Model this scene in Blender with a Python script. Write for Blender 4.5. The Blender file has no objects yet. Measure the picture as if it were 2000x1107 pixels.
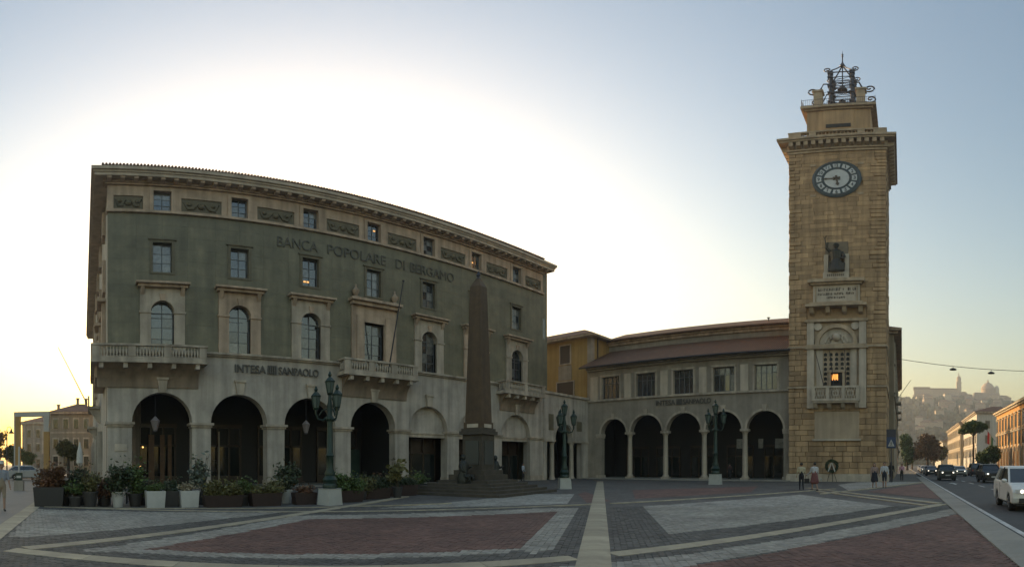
import bpy, bmesh, math, random
from math import sin, cos, tan, pi, radians, hypot, atan2, sqrt
from mathutils import Vector, Matrix
random.seed(11)
SC = bpy.context.scene
COL = SC.collection

# ------------------------------------------------------------------ camera, sky, sun, exposure
# The photograph is a stitched panorama: an equirectangular lens 1.98 rad wide.
# World: x runs along the bank's front, y away from the viewer towards the bank, the road runs along x.
cam = bpy.data.cameras.new('camera'); cam.type = 'PANO'; cam.panorama_type = 'EQUIRECTANGULAR'
cam.longitude_min, cam.longitude_max = -1000/1010, 1000/1010
cam.latitude_max, cam.latitude_min = 907/1010, -(1107-907)/1010
cam.clip_start = .1; cam.clip_end = 20000
camo = bpy.data.objects.new('camera', cam); COL.objects.link(camo)
camo.location = (0, 0, 1.6); camo.rotation_euler = (pi/2, 0, -(1000-176)/1010)
SC.camera = camo

SUN_AZ, SUN_EL = .42, radians(10)
W = bpy.data.worlds.new('World'); SC.world = W; W.use_nodes = True
nt = W.node_tree; nt.nodes.clear()
sky = nt.nodes.new('ShaderNodeTexSky'); sky.sky_type = 'NISHITA'; sky.sun_disc = False
sky.sun_elevation = SUN_EL; sky.sun_rotation = SUN_AZ
sky.air_density = 1.6; sky.dust_density = 2.6; sky.ozone_density = 1.0; sky.altitude = 250
bg = nt.nodes.new('ShaderNodeBackground'); bg.inputs['Strength'].default_value = .15
wo = nt.nodes.new('ShaderNodeOutputWorld')
wb = nt.nodes.new('ShaderNodeMix'); wb.data_type = 'RGBA'; wb.blend_type = 'MULTIPLY'; wb.inputs['Factor'].default_value = 1
wb.inputs['B'].default_value = (1.01, .975, 1.03, 1)      # warm white balance of the whole evening sky
hs = nt.nodes.new('ShaderNodeHueSaturation'); hs.inputs['Saturation'].default_value = 1.22
nt.links.new(sky.outputs[0], hs.inputs['Color']); nt.links.new(hs.outputs[0], wb.inputs['A']); nt.links.new(wb.outputs['Result'], bg.inputs[0]); nt.links.new(bg.outputs[0], wo.inputs[0])
sl = bpy.data.lights.new('sun', 'SUN'); sl.energy = 4.5; sl.angle = radians(.6); sl.color = (1, .74, .46)
so = bpy.data.objects.new('sun', sl); COL.objects.link(so)
sd = Vector((sin(SUN_AZ)*cos(SUN_EL), cos(SUN_AZ)*cos(SUN_EL), sin(SUN_EL)))
so.rotation_euler = sd.to_track_quat('Z', 'Y').to_euler(); so.location = (0, 0, 80)
SC.view_settings.view_transform = 'Standard'; SC.view_settings.look = 'None'
SC.view_settings.exposure = 1.08; SC.view_settings.gamma = 1; SC.view_settings.use_curve_mapping = False
SC.cycles.use_denoising = True
SC.cycles.max_bounces = 6; SC.cycles.diffuse_bounces = 3; SC.cycles.glossy_bounces = 3
SC.cycles.volume_bounces = 0; SC.cycles.caustics_reflective = False; SC.cycles.caustics_refractive = False

# ------------------------------------------------------------------ materials
MATS = {}
def mat(name, col, rough=.8, col2=None, scale=1.5, bump=.0, bscale=20, metal=0, ior=1.5, vary=0, streak=0, emit=None, estr=0, island=0, detail=5, tex=None, mixf=.5, stain=0):
    if name in MATS: return MATS[name]
    m = bpy.data.materials.new(name); m.use_nodes = True; MATS[name] = m
    n = m.node_tree; b = n.nodes['Principled BSDF']; N = n.nodes.new; L = n.links.new
    b.inputs['Roughness'].default_value = rough; b.inputs['Metallic'].default_value = metal; b.inputs['IOR'].default_value = ior
    b.inputs['Base Color'].default_value = (*col, 1)
    tc = N('ShaderNodeTexCoord'); src = None
    if col2 is not None:
        no = N('ShaderNodeTexNoise'); no.inputs['Scale'].default_value = scale; no.inputs['Detail'].default_value = detail
        no.inputs['Roughness'].default_value = .65
        L(tc.outputs['Object'], no.inputs['Vector'])
        r = N('ShaderNodeMapRange'); r.inputs['From Min'].default_value = .5-mixf*.4; r.inputs['From Max'].default_value = .5+mixf*.4
        L(no.outputs['Fac'], r.inputs['Value'])
        mx = N('ShaderNodeMix'); mx.data_type = 'RGBA'; mx.inputs['A'].default_value = (*col, 1); mx.inputs['B'].default_value = (*col2, 1)
        L(r.outputs[0], mx.inputs['Factor']); src = mx.outputs['Result']
    if tex == 'setts':
        vo = N('ShaderNodeTexVoronoi'); vo.inputs['Scale'].default_value = 7
        L(tc.outputs['Object'], vo.inputs['Vector'])
        hs = N('ShaderNodeSeparateColor'); L(vo.outputs['Color'], hs.inputs[0])
        mr = N('ShaderNodeMapRange'); mr.inputs['To Min'].default_value = .7; mr.inputs['To Max'].default_value = 1.35
        L(hs.outputs[0], mr.inputs[0])
        mm = N('ShaderNodeMix'); mm.data_type = 'RGBA'; mm.blend_type = 'MULTIPLY'; mm.inputs['Factor'].default_value = 1
        if src: L(src, mm.inputs['A'])
        else: mm.inputs['A'].default_value = (*col, 1)
        L(mr.outputs[0], mm.inputs['B']); src = mm.outputs['Result']
    def mulv(fac_socket, amt, lo=0, hi=1):
        nonlocal src
        mr = N('ShaderNodeMapRange'); mr.inputs['From Min'].default_value = lo; mr.inputs['From Max'].default_value = hi
        mr.inputs['To Min'].default_value = 1-amt; mr.inputs['To Max'].default_value = 1+amt*.8
        L(fac_socket, mr.inputs[0])
        mm = N('ShaderNodeMix'); mm.data_type = 'RGBA'; mm.blend_type = 'MULTIPLY'; mm.inputs['Factor'].default_value = 1
        if src: L(src, mm.inputs['A'])
        else: mm.inputs['A'].default_value = (*col, 1)
        L(mr.outputs[0], mm.inputs['B']); src = mm.outputs['Result']
    if stain:
        n2 = N('ShaderNodeTexNoise'); n2.inputs['Scale'].default_value = .55; n2.inputs['Detail'].default_value = 7; n2.inputs['Roughness'].default_value = .7
        L(tc.outputs['Object'], n2.inputs['Vector']); mulv(n2.outputs['Fac'], stain, .33, .67)
    if vary:
        oi = N('ShaderNodeObjectInfo'); mulv(oi.outputs['Random'], vary)
    if island:
        ge = N('ShaderNodeNewGeometry'); mulv(ge.outputs['Random Per Island'], island)
    if streak:
        mp = N('ShaderNodeMapping'); mp.inputs['Scale'].default_value = (1.6, 1.6, .12)
        L(tc.outputs['Object'], mp.inputs[0])
        ns = N('ShaderNodeTexNoise'); ns.inputs['Scale'].default_value = 1.2; ns.inputs['Detail'].default_value = 6
        L(mp.outputs[0], ns.inputs['Vector']); mulv(ns.outputs['Fac'], streak, .3, .7)
    if src: L(src, b.inputs['Base Color'])
    if bump:
        nb = N('ShaderNodeTexNoise'); nb.inputs['Scale'].default_value = bscale; nb.inputs['Detail'].default_value = 6
        L(tc.outputs['Object'], nb.inputs['Vector'])
        bp = N('ShaderNodeBump'); bp.inputs['Strength'].default_value = bump; bp.inputs['Distance'].default_value = .05
        L(nb.outputs['Fac'], bp.inputs['Height']); L(bp.outputs[0], b.inputs['Normal'])
    if tex == 'tiles':
        wv = N('ShaderNodeTexWave'); wv.inputs['Scale'].default_value = 1.35; wv.bands_direction = 'X'
        L(tc.outputs['Object'], wv.inputs['Vector'])
        bp = N('ShaderNodeBump'); bp.inputs['Strength'].default_value = .8; bp.inputs['Distance'].default_value = .07
        L(wv.outputs['Fac'], bp.inputs['Height']); L(bp.outputs[0], b.inputs['Normal'])
    if emit:
        b.inputs['Emission Color'].default_value = (*emit, 1); b.inputs['Emission Strength'].default_value = estr
    return m
LIME = mat('limestone', (.46, .395, .315), .85, (.34, .29, .235), .6, .15, 25, streak=.34, stain=.2)
ASH = mat('ashlar', (.44, .395, .34), .85, (.34, .305, .265), .35, .12, 30, streak=.3, stain=.2)
ROSE = mat('rosestone', (.49, .37, .27), .85, (.36, .27, .2), .8, .15, 25, streak=.32, stain=.2)
GREEN = mat('green_cladding', (.185, .168, .108), .55, (.125, .118, .078), .9, .08, 30, vary=.07, streak=.22, stain=.2)
GREEND = mat('green_relief', (.16, .135, .085), .7, (.095, .085, .056), 1.2, .3, 6)
LETTER = mat('letter_bronze', (.095, .088, .064), .5, (.06, .058, .045), 1.5)
CORN = mat('cornice_stone', (.5, .41, .315), .85, (.39, .32, .245), .8, .15, 25, streak=.2, stain=.2)
BRONZE = mat('dark_bronze', (.035, .037, .04), .45, metal=.4)
FRAMEW = mat('window_frame', (.10, .105, .11), .5)
PANE = mat('window_pane', (.02, .025, .03), .06, ior=2.1, vary=.3)
CURT = mat('pane_curtained', (.2, .2, .19), .12, (.07, .075, .075), 4, ior=1.9, vary=.45)
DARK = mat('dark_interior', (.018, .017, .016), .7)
SHOP = mat('shopfront_wood', (.05, .03, .018), .4, (.025, .016, .01), 3)
SHOPG = mat('shop_glass', (.012, .016, .015), .08, ior=1.7)
PLAST = mat('plaster_grey', (.31, .272, .222), .9, (.245, .215, .178), .5, .08, 12, streak=.15, stain=.2)
YELLOW = mat('plaster_yellow', (.36, .25, .09), .9, (.28, .19, .07), .5, .08, 12, streak=.2)
CREAM = mat('plaster_cream', (.42, .36, .27), .9, (.34, .29, .21), .4, .06, 10, streak=.15)
TAN = mat('plaster_tan', (.31, .25, .175), .9, (.25, .2, .145), .4, .06, 10, streak=.15)
ORANGE = mat('plaster_orange', (.50, .27, .09), .9, (.42, .22, .075), .4, .06, 10, streak=.12)
WHITEP = mat('plaster_white', (.55, .52, .46), .9, (.46, .44, .39), .4, .06, 10, streak=.12)
TILE = mat('roof_tile', (.125, .064, .036), .9, (.075, .042, .027), 2.2, tex='tiles')
TILEF = mat('far_roof', (.17, .09, .06), .9, (.12, .07, .05), .5)
TOWER = mat('tower_stone', (.47, .318, .18), .9, (.33, .225, .13), 1.1, .5, 7, vary=.25, streak=.3, stain=.2)
TOWERS = mat('tower_stone_mass', (.47, .318, .18), .9, (.33, .225, .13), 1.1, .5, 7, island=.24, streak=.3, stain=.2)
TOWERC = mat('tower_joint', (.38, .26, .15), .95, (.29, .2, .115), 2, .3, 12)
TRIM = mat('tower_trim', (.46, .36, .25), .85, (.34, .265, .185), 1.2, .2, 15, streak=.2, stain=.2)
MARBLE = mat('marble', (.52, .45, .36), .7, (.4, .345, .28), 1, .06, 20, streak=.2)
PLAQUE = mat('plaque_stone', (.43, .34, .24), .8, (.35, .275, .2), .8, .1, 20, streak=.2)
IRON = mat('wrought_iron', (.045, .045, .06), .5, metal=.3)
BELLM = mat('bell_bronze', (.10, .095, .08), .4, metal=.7)
STATUE = mat('statue_bronze', (.03, .032, .028), .5, metal=.4)
INK = mat('inscription', (.10, .085, .07), .9)
DIALW = mat('dial_white', (.58, .6, .6), .4, (.44, .47, .5), 2)
DIALG = mat('dial_green', (.042, .066, .08), .5)
OBEL = mat('obelisk_granite', (.108, .068, .037), .75, (.072, .047, .027), 2.5, .25, 12, streak=.25)
OBELB = mat('obelisk_base', (.085, .07, .052), .85, (.055, .046, .036), 2, .3, 10, streak=.2)
LAMPG = mat('lamp_green', (.014, .036, .026), .45, (.01, .025, .018), 4, metal=.2)
LAMPGL = mat('lamp_glass', (.09, .12, .105), .2)
PLINTH = mat('plinth_marble', (.42, .42, .39), .7, (.33, .33, .31), 1.5, .08, 20)
SETTD = mat('sett_dark', (.10, .094, .085), .8, (.075, .07, .064), .5, tex='setts', stain=.28)
SETTL = mat('sett_light', (.31, .29, .25), .8, (.25, .235, .205), .5, tex='setts', stain=.28)
SETTR = mat('sett_red', (.155, .08, .062), .8, (.115, .062, .05), .5, tex='setts', stain=.28)
SETTDg = mat('sett_dark_stone', (.10, .094, .085), .75, (.072, .068, .063), .7, island=.28, bump=.3, bscale=40, stain=.28)
SETTLg = mat('sett_light_stone', (.31, .29, .25), .75, (.25, .232, .2), .7, island=.22, bump=.3, bscale=40, stain=.28)
SETTRg = mat('sett_red_stone', (.155, .08, .062), .75, (.11, .06, .05), .7, island=.26, bump=.3, bscale=40, stain=.28)
SLAB = mat('pale_slab', (.42, .36, .25), .75, (.29, .25, .18), 1.6, .15, 25, vary=.13, stain=.2)
KERB = mat('kerb_slab', (.30, .28, .24), .8, (.235, .22, .19), 1.2, .12, 25, vary=.1, stain=.2)
WALKM = mat('pinkish_paving', (.27, .235, .2), .85, (.22, .19, .165), .5, .1, 20)
ASPH = mat('asphalt', (.055, .055, .058), .75, (.04, .04, .042), .4, .3, 60, stain=.2)
PAINT = mat('road_paint', (.55, .55, .53), .7, (.3, .3, .29), 2.5)
GROUND = mat('ground_far', (.10, .10, .095), .9, (.075, .08, .07), .05)
POTW = mat('pot_white', (.5, .5, .48), .6, (.4, .4, .385), 2)
POTD = mat('pot_dark', (.035, .033, .033), .6)
TERRA = mat('pot_terracotta', (.038, .02, .016), .8, (.026, .015, .012), 3)
SOIL = mat('soil', (.04, .03, .022), .95)
BARK = mat('bark', (.085, .06, .042), .9, (.05, .036, .026), 4, .5, 12)
def leafm(name, c, c2): return mat(name, c, .6, c2, .7, island=.45, detail=3)
LEAF1 = leafm('leaf_green', (.085, .13, .03), (.05, .085, .022))
LEAF2 = leafm('leaf_olive', (.135, .125, .04), (.085, .085, .026))
LEAF3 = leafm('leaf_red', (.16, .065, .03), (.09, .055, .025))
LEAF4 = leafm('leaf_grey', (.12, .14, .105), (.075, .095, .07))
LEAF5 = leafm('leaf_dark', (.04, .06, .024), (.024, .038, .016))
LEAF6 = leafm('leaf_brown', (.19, .105, .045), (.12, .07, .03))
FLOWER = leafm('flower_cream', (.36, .3, .2), (.2, .17, .1))

# ------------------------------------------------------------------ mesh helpers
class MB:
    def __init__(s): s.v = []; s.f = []
    def box(s, x0, x1, y0, y1, z0, z1):
        b = len(s.v)
        s.v += [(x0,y0,z0),(x1,y0,z0),(x1,y1,z0),(x0,y1,z0),(x0,y0,z1),(x1,y0,z1),(x1,y1,z1),(x0,y1,z1)]
        s.f += [tuple(b+i for i in q) for q in ((0,3,2,1),(4,5,6,7),(0,1,5,4),(1,2,6,5),(2,3,7,6),(3,0,4,7))]
        return s
    def loft(s, rings, cap=True, closed=True):
        b = len(s.v); n = len(rings[0])
        for r in rings: s.v += [tuple(p) for p in r]
        for k in range(len(rings)-1):
            for i in range(n if closed else n-1):
                j = (i+1) % n; s.f.append((b+k*n+i, b+k*n+j, b+(k+1)*n+j, b+(k+1)*n+i))
        if cap:
            s.f.append(tuple(b+i for i in range(n))[::-1]); s.f.append(tuple(b+(len(rings)-1)*n+i for i in range(n)))
        return s
    def pxz(s, pts, y0, y1): return s.loft([[(x,y1,z) for x,z in pts], [(x,y0,z) for x,z in pts]])
    def pxy(s, pts, z0, z1): return s.loft([[(x,y,z0) for x,y in pts], [(x,y,z1) for x,y in pts]])
    def pyz(s, pts, x0, x1): return s.loft([[(x0,y,z) for y,z in pts], [(x1,y,z) for y,z in pts]])
    def lathe(s, prof, cx=0, cy=0, n=12, ph=0):
        return s.loft([[(cx+r*cos(ph+2*pi*i/n), cy+r*sin(ph+2*pi*i/n), z) for i in range(n)] for r, z in prof])
    def lathey(s, prof, cx, cz, n=16):
        return s.loft([[(cx+r*cos(2*pi*i/n), y, cz+r*sin(2*pi*i/n)) for i in range(n)] for r, y in prof])
    def tube(s, path, r, n=6):
        P = [Vector(p) for p in path]; R = r if isinstance(r, (list, tuple)) else [r]*len(P); rings = []
        for i, p in enumerate(P):
            d = (P[min(i+1, len(P)-1)] - P[max(i-1, 0)]).normalized()
            a = d.cross(Vector((0, 0, 1)) if abs(d.z) < .9 else Vector((1, 0, 0))).normalized(); c = d.cross(a)
            rings.append([tuple(p + (a*cos(2*pi*k/n) + c*sin(2*pi*k/n))*R[i]) for k in range(n)])
        return s.loft(rings)
    def ball(s, c, r, n=8, m=6, sz=1):
        return s.loft([[(c[0]+r*sin(pi*(k+.02)/(m+.04))*cos(2*pi*i/n), c[1]+r*sin(pi*(k+.02)/(m+.04))*sin(2*pi*i/n), c[2]-sz*r*cos(pi*k/m)) for i in range(n)] for k in range(m+1)])
    def arch(s, x0, x1, z1, cx, r, sp, y0, y1, zb=None, n=16):
        """wall piece over an arched opening; with zb also the piers down to zb"""
        arc = [(cx-r*cos(pi*i/n), sp+r*sin(pi*i/n)) for i in range(n+1)]
        s.pxz([(x0, sp)]+arc+[(x1, sp), (x1, z1), (x0, z1)], y0, y1)
        if zb is not None:
            s.box(x0, cx-r, y0, y1, zb, sp); s.box(cx+r, x1, y0, y1, zb, sp)
        return s
    def ring(s, cx, cz, r0, r1, y0, y1, n=24, a0=0, a1=2*pi):
        rr = []
        for i in range(n+1):
            a = a0+(a1-a0)*i/n
            rr.append([(cx+r0*cos(a), y0, cz+r0*sin(a)), (cx+r1*cos(a), y0, cz+r1*sin(a)), (cx+r1*cos(a), y1, cz+r1*sin(a)), (cx+r0*cos(a), y1, cz+r0*sin(a))])
        return s.loft(rr, cap=True)
    def holes(s, x0, x1, z0, z1, y0, y1, hs):
        zs = sorted({z0, z1, *[min(max(h[k], z0), z1) for h in hs for k in (2, 3)]})
        for a, b in zip(zs, zs[1:]):
            if b-a < 1e-4: continue
            cut = sorted((h[0], h[1]) for h in hs if h[2] < b-1e-4 and h[3] > a+1e-4); x = x0
            for c0, c1 in cut:
                if c0 > x: s.box(x, c0, y0, y1, a, b)
                x = max(x, c1)
            if x < x1: s.box(x, x1, y0, y1, a, b)
        return s
    def mesh(s, name, m, smooth=None):
        me = bpy.data.meshes.new(name); me.from_pydata(s.v, [], s.f); me.update()
        for x in (m if isinstance(m, (list, tuple)) else [m]): me.materials.append(x)
        bm = bmesh.new(); bm.from_mesh(me); bmesh.ops.recalc_face_normals(bm, faces=bm.faces); bm.to_mesh(me); bm.free()
        if smooth is not None:
            me.polygons.foreach_set('use_smooth', [True]*len(me.polygons)); me.set_sharp_from_angle(angle=radians(smooth))
        return me
    def obj(s, name, m, parent=None, loc=None, smooth=None):
        return link(name, s.mesh(name, m, smooth), parent, loc)
def link(name, me, parent=None, loc=None, rz=None):
    o = bpy.data.objects.new(name, me); COL.objects.link(o)
    if parent: o.parent = parent
    if loc: o.location = loc
    if rz: o.rotation_euler.z = rz
    return o
def tag(o, label, cat, group=None):
    o['label'] = label; o['category'] = cat
    if group: o['group'] = group
    return o
def thing(name, label, cat, loc=(0,0,0), rz=0, group=None):
    o = bpy.data.objects.new(name, None); COL.objects.link(o); o.location = loc; o.rotation_euler.z = rz
    o.empty_display_size = .2
    return tag(o, label, cat, group)
def struct(o): o['kind'] = 'structure'; return o
def stuff(o): o['kind'] = 'stuff'; return o
def dup(root, loc, rz=None, label=None, scale=None):
    r = root.copy(); COL.objects.link(r); r.location = loc
    if rz is not None: r.rotation_euler.z = rz
    if label: r['label'] = label
    if scale: r.scale = (scale,)*3
    for c0 in list(root.children):
        c = c0.copy(); COL.objects.link(c); c.parent = r
        for g0 in list(c0.children):
            g = g0.copy(); COL.objects.link(g); g.parent = c
    return r
def rsub(rects, h):
    out = []
    for (a, b, c, d) in rects:
        x0, x1, z0, z1 = max(a, h[0]), min(b, h[1]), max(c, h[2]), min(d, h[3])
        if x0 >= x1 or z0 >= z1: out.append((a, b, c, d)); continue
        if c < z0: out.append((a, b, c, z0))
        if z1 < d: out.append((a, b, z1, d))
        if a < x0: out.append((a, x0, z0, z1))
        if x1 < b: out.append((x1, b, z0, z1))
    return [r for r in out if r[1]-r[0] > .03 and r[3]-r[2] > .03]
def lettering(text, width, height, m, parent, loc, depth=.05, name='lettering', bold=0):
    cu = bpy.data.curves.new('t', 'FONT'); cu.body = text; cu.extrude = depth/2; cu.offset = bold
    o = bpy.data.objects.new('t', cu); COL.objects.link(o)
    me = bpy.data.meshes.new_from_object(o.evaluated_get(bpy.context.evaluated_depsgraph_get()))
    bpy.data.objects.remove(o); bpy.data.curves.remove(cu)
    xs = [v.co.x for v in me.vertices]; ys = [v.co.y for v in me.vertices]
    sx = width/(max(xs)-min(xs)); sz = height/(max(ys)-min(ys)); x0 = min(xs); y0 = min(ys)
    for v in me.vertices: v.co = ((v.co.x-x0)*sx, -v.co.z, (v.co.y-y0)*sz)
    me.materials.clear(); me.materials.append(m)
    return link(name, me, parent, loc)
def winproto(w, h, cols, rows, arched=False, fr=.07, mid=.045, fm=None):
    """meshes of a window: frame with bars, and its panes; origin at bottom centre, front towards -y"""
    fm = fm or FRAMEW; f = MB(); ps = []
    xs = [-w/2+fr+(w-2*fr)*i/cols for i in range(cols+1)]; zs = [fr+(h-2*fr)*i/rows if isinstance(rows, int) else rows[i] for i in range((rows if isinstance(rows, int) else len(rows)-1)+1)]
    f.box(-w/2, -w/2+fr, 0, .09, 0, h); f.box(w/2-fr, w/2, 0, .09, 0, h); f.box(-w/2+fr, w/2-fr, 0, .09, 0, fr); f.box(-w/2+fr, w/2-fr, 0, .09, h-fr, h)
    for i in range(1, cols): f.box(xs[i]-mid*.7, xs[i]+mid*.7, -.01, .07, fr, h-fr)
    for z in zs[1:-1]: f.box(-w/2+fr, w/2-fr, .005, .06, z-mid/2, z+mid/2)
    for a, b in zip(xs, xs[1:]):
        for c, d in zip(zs, zs[1:]): ps.append(MB().box(a, b, .03, .045, c, d))
    if arched:
        r = w/2; f.ring(0, h, r-fr, r, 0, .09, 14, 0, pi); f.box(-mid*.7, mid*.7, -.01, .07, h, h+r-fr)
        for s_ in (-1, 1):
            ps.append(MB().pxz([(0, h)]+[(s_*(r-fr)*cos(a*pi/16), h+(r-fr)*sin(a*pi/16)) for a in range(9)], .03, .045))
    fme = f.mesh('window', fm); pmes = [p.mesh('pane', PANE) for p in ps]; cmes = [p.mesh('pane', CURT) for p in ps]
    def place(parent, x, y, z, curt=.0):
        wo_ = link('window', fme, parent, (x, y, z))
        for k, (a, b) in enumerate(zip(pmes, cmes)):
            pn = link('pane', b if random.random() < curt else a, wo_); pn.rotation_euler = (random.uniform(-.012, .012), 0, random.uniform(-.02, .02))
        return wo_
    return place
def leaves(mb, c, rx, ry, rz, n, size, shell=.55, zlo=-1, aspect=.55):
    for _ in range(n):
        while True:
            d = Vector((random.gauss(0, 1), random.gauss(0, 1), random.gauss(0, 1)))
            if d.length > .01: break
        d.normalize(); r = random.uniform(shell, 1)**.6
        if d.z < zlo: d.z = zlo
        p = Vector((c[0]+d.x*rx*r, c[1]+d.y*ry*r, c[2]+d.z*rz*r))
        a = Vector((random.gauss(0, 1), random.gauss(0, 1), random.gauss(0, .6))).normalized()
        b = a.cross(Vector((random.gauss(0, 1), random.gauss(0, 1), random.gauss(0, 1)))).normalized()
        s = size*random.uniform(.6, 1.3); k = len(mb.v); a *= s; b *= s*aspect
        mb.v += [tuple(p-a), tuple(p+b), tuple(p+a), tuple(p-b)]; mb.f.append((k, k+1, k+2, k+3))
def leafobj(mb, name, m, parent, loc=None):
    me = bpy.data.meshes.new(name); me.from_pydata(mb.v, [], mb.f); me.materials.append(m); return link(name, me, parent, loc)
# ------------------------------------------------------------------ ground, plaza, road
def sheet(name, pts, z, m, parent=None):
    me = bpy.data.meshes.new(name); me.from_pydata([(x, y, z) for x, y in pts], [], [tuple(range(len(pts)))]); me.materials.append(m)
    return link(name, me, parent)
struct(sheet('ground', [(-3000, -3000), (6000, -3000), (6000, 3000), (-3000, 3000)], -.3, GROUND))
plaza = struct(MB().box(-2.35, 75, -1.78, 90, -.28, 0).obj('plaza', SETTD))
struct(MB().box(-40, -2.37, -1.78, 200, -.28, -.002).obj('pavement', WALKM))
struct(MB().box(-200, 900, -60, -2.72, -.29, -.12).obj('road', ASPH))
V1, A_, V2, Bp, Cc, V3 = (-1.46, 9.36), (7.25, 4.95), (20.9, -1.78), (17.4, 11.4), (6.2, 15.5), (30.6, 5.4)
regs = []   # (class, polygon): the later one wins
regs.append(('light', [(-.25, 9.35), (6.6, 5.9), (7.62, 6.02), (15.3, 11.0), (14.4, 11.9), (6.2, 14.7)]))
regs.append(('dark', [(.4, 9.3), (6.55, 6.35), (6.9, 6.5), (7.0, 6.2), (6.3, 5.6), (-.6, 9.1)]))
regs.append(('red', [(1.0, 9.5), (7.25, 6.5), (13.7, 10.7), (6.15, 13.6)]))
regs.append(('light', [(10.44, 5.13), (17.23, 9.47), (26.82, 5.4), (19.66, .28)]))
regs.append(('light', [(9.77, 15.74), (20.97, 18.3), (22.42, 16.49), (16.7, 12.64)]))
regs.append(('red', [(17.6, 12.3), (22.6, 16.4), (24.6, 17.3), (19, 12)]))
regs.append(('red', [(20.93, 11.91), (27.99, 16.11), (36.1, 10.37), (28.5, 8.6)]))
regs.append(('light', [(-1.92, 18.22), (6.2, 15.9), (-1.77, 10.93)]))
regs.append(('red', [(16.35, -1.76), (7.34, 3.12), (2, 6), (2, -1.76)]))
regs.append(('light', [(18.3, -1.76), (16.5, -1.76), (7.34, 3.2), (2, 6.1), (2, 7.1), (8.3, 3.65)]))
regs.append(('red', [(23.5, -1.76), (30.2, 2.1), (43.5, -1.76)]))
regs.append(('light', [(31, 3.2), (37, 1.2), (47, -1.7), (47.5, -.2), (47, 4), (40, 5)]))
SM = {'light': SETTL, 'dark': SETTD, 'red': SETTR}
for k, (c, p) in enumerate(regs): struct(sheet({'light': 'pale_setts', 'dark': 'grey_setts', 'red': 'porphyry_setts'}[c], p, .003+.0012*k, SM[c], None))
def inside(x, y, p):
    r = False; j = len(p)-1
    for i in range(len(p)):
        if (p[i][1] > y) != (p[j][1] > y) and x < (p[j][0]-p[i][0])*(y-p[i][1])/(p[j][1]-p[i][1])+p[i][0]: r = not r
        j = i
    return r
cell = {'light': MB(), 'dark': MB(), 'red': MB()}
ps = .125; ca, sa = cos(radians(33)), sin(radians(33))
for i in range(-75, 230):
    for j in range(-160, 185):
        u = i*ps+(ps/2 if j % 2 else 0); v = j*ps; x = u*ca-v*sa; y = u*sa+v*ca; rho = hypot(x, y)
        if not 7.2 < rho < 19.5 or x < -2.25 or y < -1.7 or y > 18.9-.2*x: continue
        t = atan2(x, y)
        if not -.26 < t < 1.85: continue
        cl = 'dark'
        for c, p in regs:
            if inside(x, y, p): cl = c
        mb = cell[cl]; k = len(mb.v); h = ps*.5-.004; z = .024+random.uniform(-.004, .004)
        q = []
        for dx, dy in ((-h, -h), (h, -h), (h, h), (-h, h)):
            dx += random.uniform(-.004, .004); dy += random.uniform(-.004, .004)
            q.append((x+dx*ca-dy*sa, y+dx*sa+dy*ca))
        mb.v += [(a, b, .002) for a, b in q]+[(a, b, z+random.uniform(-.002, .002)) for a, b in q]
        mb.f += [(k+4, k+5, k+6, k+7)]+[(k+a, k+(a+1) % 4, k+4+(a+1) % 4, k+4+a) for a in range(4)]
for c, nm, m in (('light', 'pale_sett', SETTLg), ('dark', 'grey_sett', SETTDg), ('red', 'porphyry_sett', SETTRg)):
    mb = cell[c]; me = bpy.data.meshes.new(nm); me.from_pydata(mb.v, [], mb.f); me.materials.append(m); stuff(link(nm+'_field', me, plaza))
slabcache = {}
def strip(p0, p1, w, L, name='paving_slab', m=SLAB, z=.031, parent=None):
    d = Vector((p1[0]-p0[0], p1[1]-p0[1])); n = max(1, round(d.length/L)); l = d.length/n; a = atan2(d.y, d.x)
    key = (round(l, 3), w, m.name, z)
    if key not in slabcache: slabcache[key] = MB().box(.006, l-.006, -w/2, w/2, .001, z).mesh(name, m)
    for i in range(n):
        o = link(name, slabcache[key], parent or plaza, (p0[0]+d.x*i/n, p0[1]+d.y*i/n, 0), a)
strip((3.2, 2.25), (40.5, 26.8), .56, 1.9)
strip(V1, (6.95, 5.12), .44, 1.5); strip((7.6, 4.78), (20.6, -1.62), .44, 1.5)
strip((-1.2, 9.55), (14.6, 20.9), .38, 1.5, z=.035)
strip((-1.5, 19.2), (17.15, 11.55), .24, 1.5, z=.037); strip((17.75, 11.2), (33.5, 4.4), .24, 1.5)
strip((21.1, -1.5), (34.5, 6.4), .34, 1.5); strip((20.0, -.9), (30.3, 5.0), .26, 1.5, z=.035)
strip((46, -1.9), (27.5, 4.3), .3, 1.5, z=.039)
strip((-2.1, -1.7), (-2.1, 30), .46, 1.6)
strip((-1.7, 19.1), (13.5, 16.1), .14, 1.8, z=.041)
# kerb: broad stones along the road, standing a step above it
for i in range(44):
    MB().box(.006, 1.594, 0, .78, -.26, .035).obj('kerb_stone', KERB, plaza, (-4+i*1.6, -2.55, 0)) if i == 0 else link('kerb_stone', bpy.data.objects['kerb_stone'].data, plaza, (-4+i*1.6, -2.55, 0))
mk = MB().box(-50, 300, -3.02, -2.86, -.14, -.114); struct(mk.obj('edge_line', PAINT))
def dash(n, x0, y, L, gap, w=.14):
    for i in range(n): struct(MB().box(x0+i*(L+gap), x0+i*(L+gap)+L, y-w/2, y+w/2, -.14, -.115).obj('lane_dash', PAINT))
dash(18, 8, -6.25, 3, 3.2); dash(16, 10, -9.7, 3, 4.0)
for i, (x, y) in enumerate([(31, -7.6), (44, -4.6)]):
    MBa = MB().pxy([(x, y-.09), (x+2.6, y-.09), (x+2.6, y-.45), (x+4.2, y), (x+2.6, y+.45), (x+2.6, y+.09), (x, y+.09)], -.14, -.114)
    struct(MBa.obj('road_arrow', PAINT))
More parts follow.
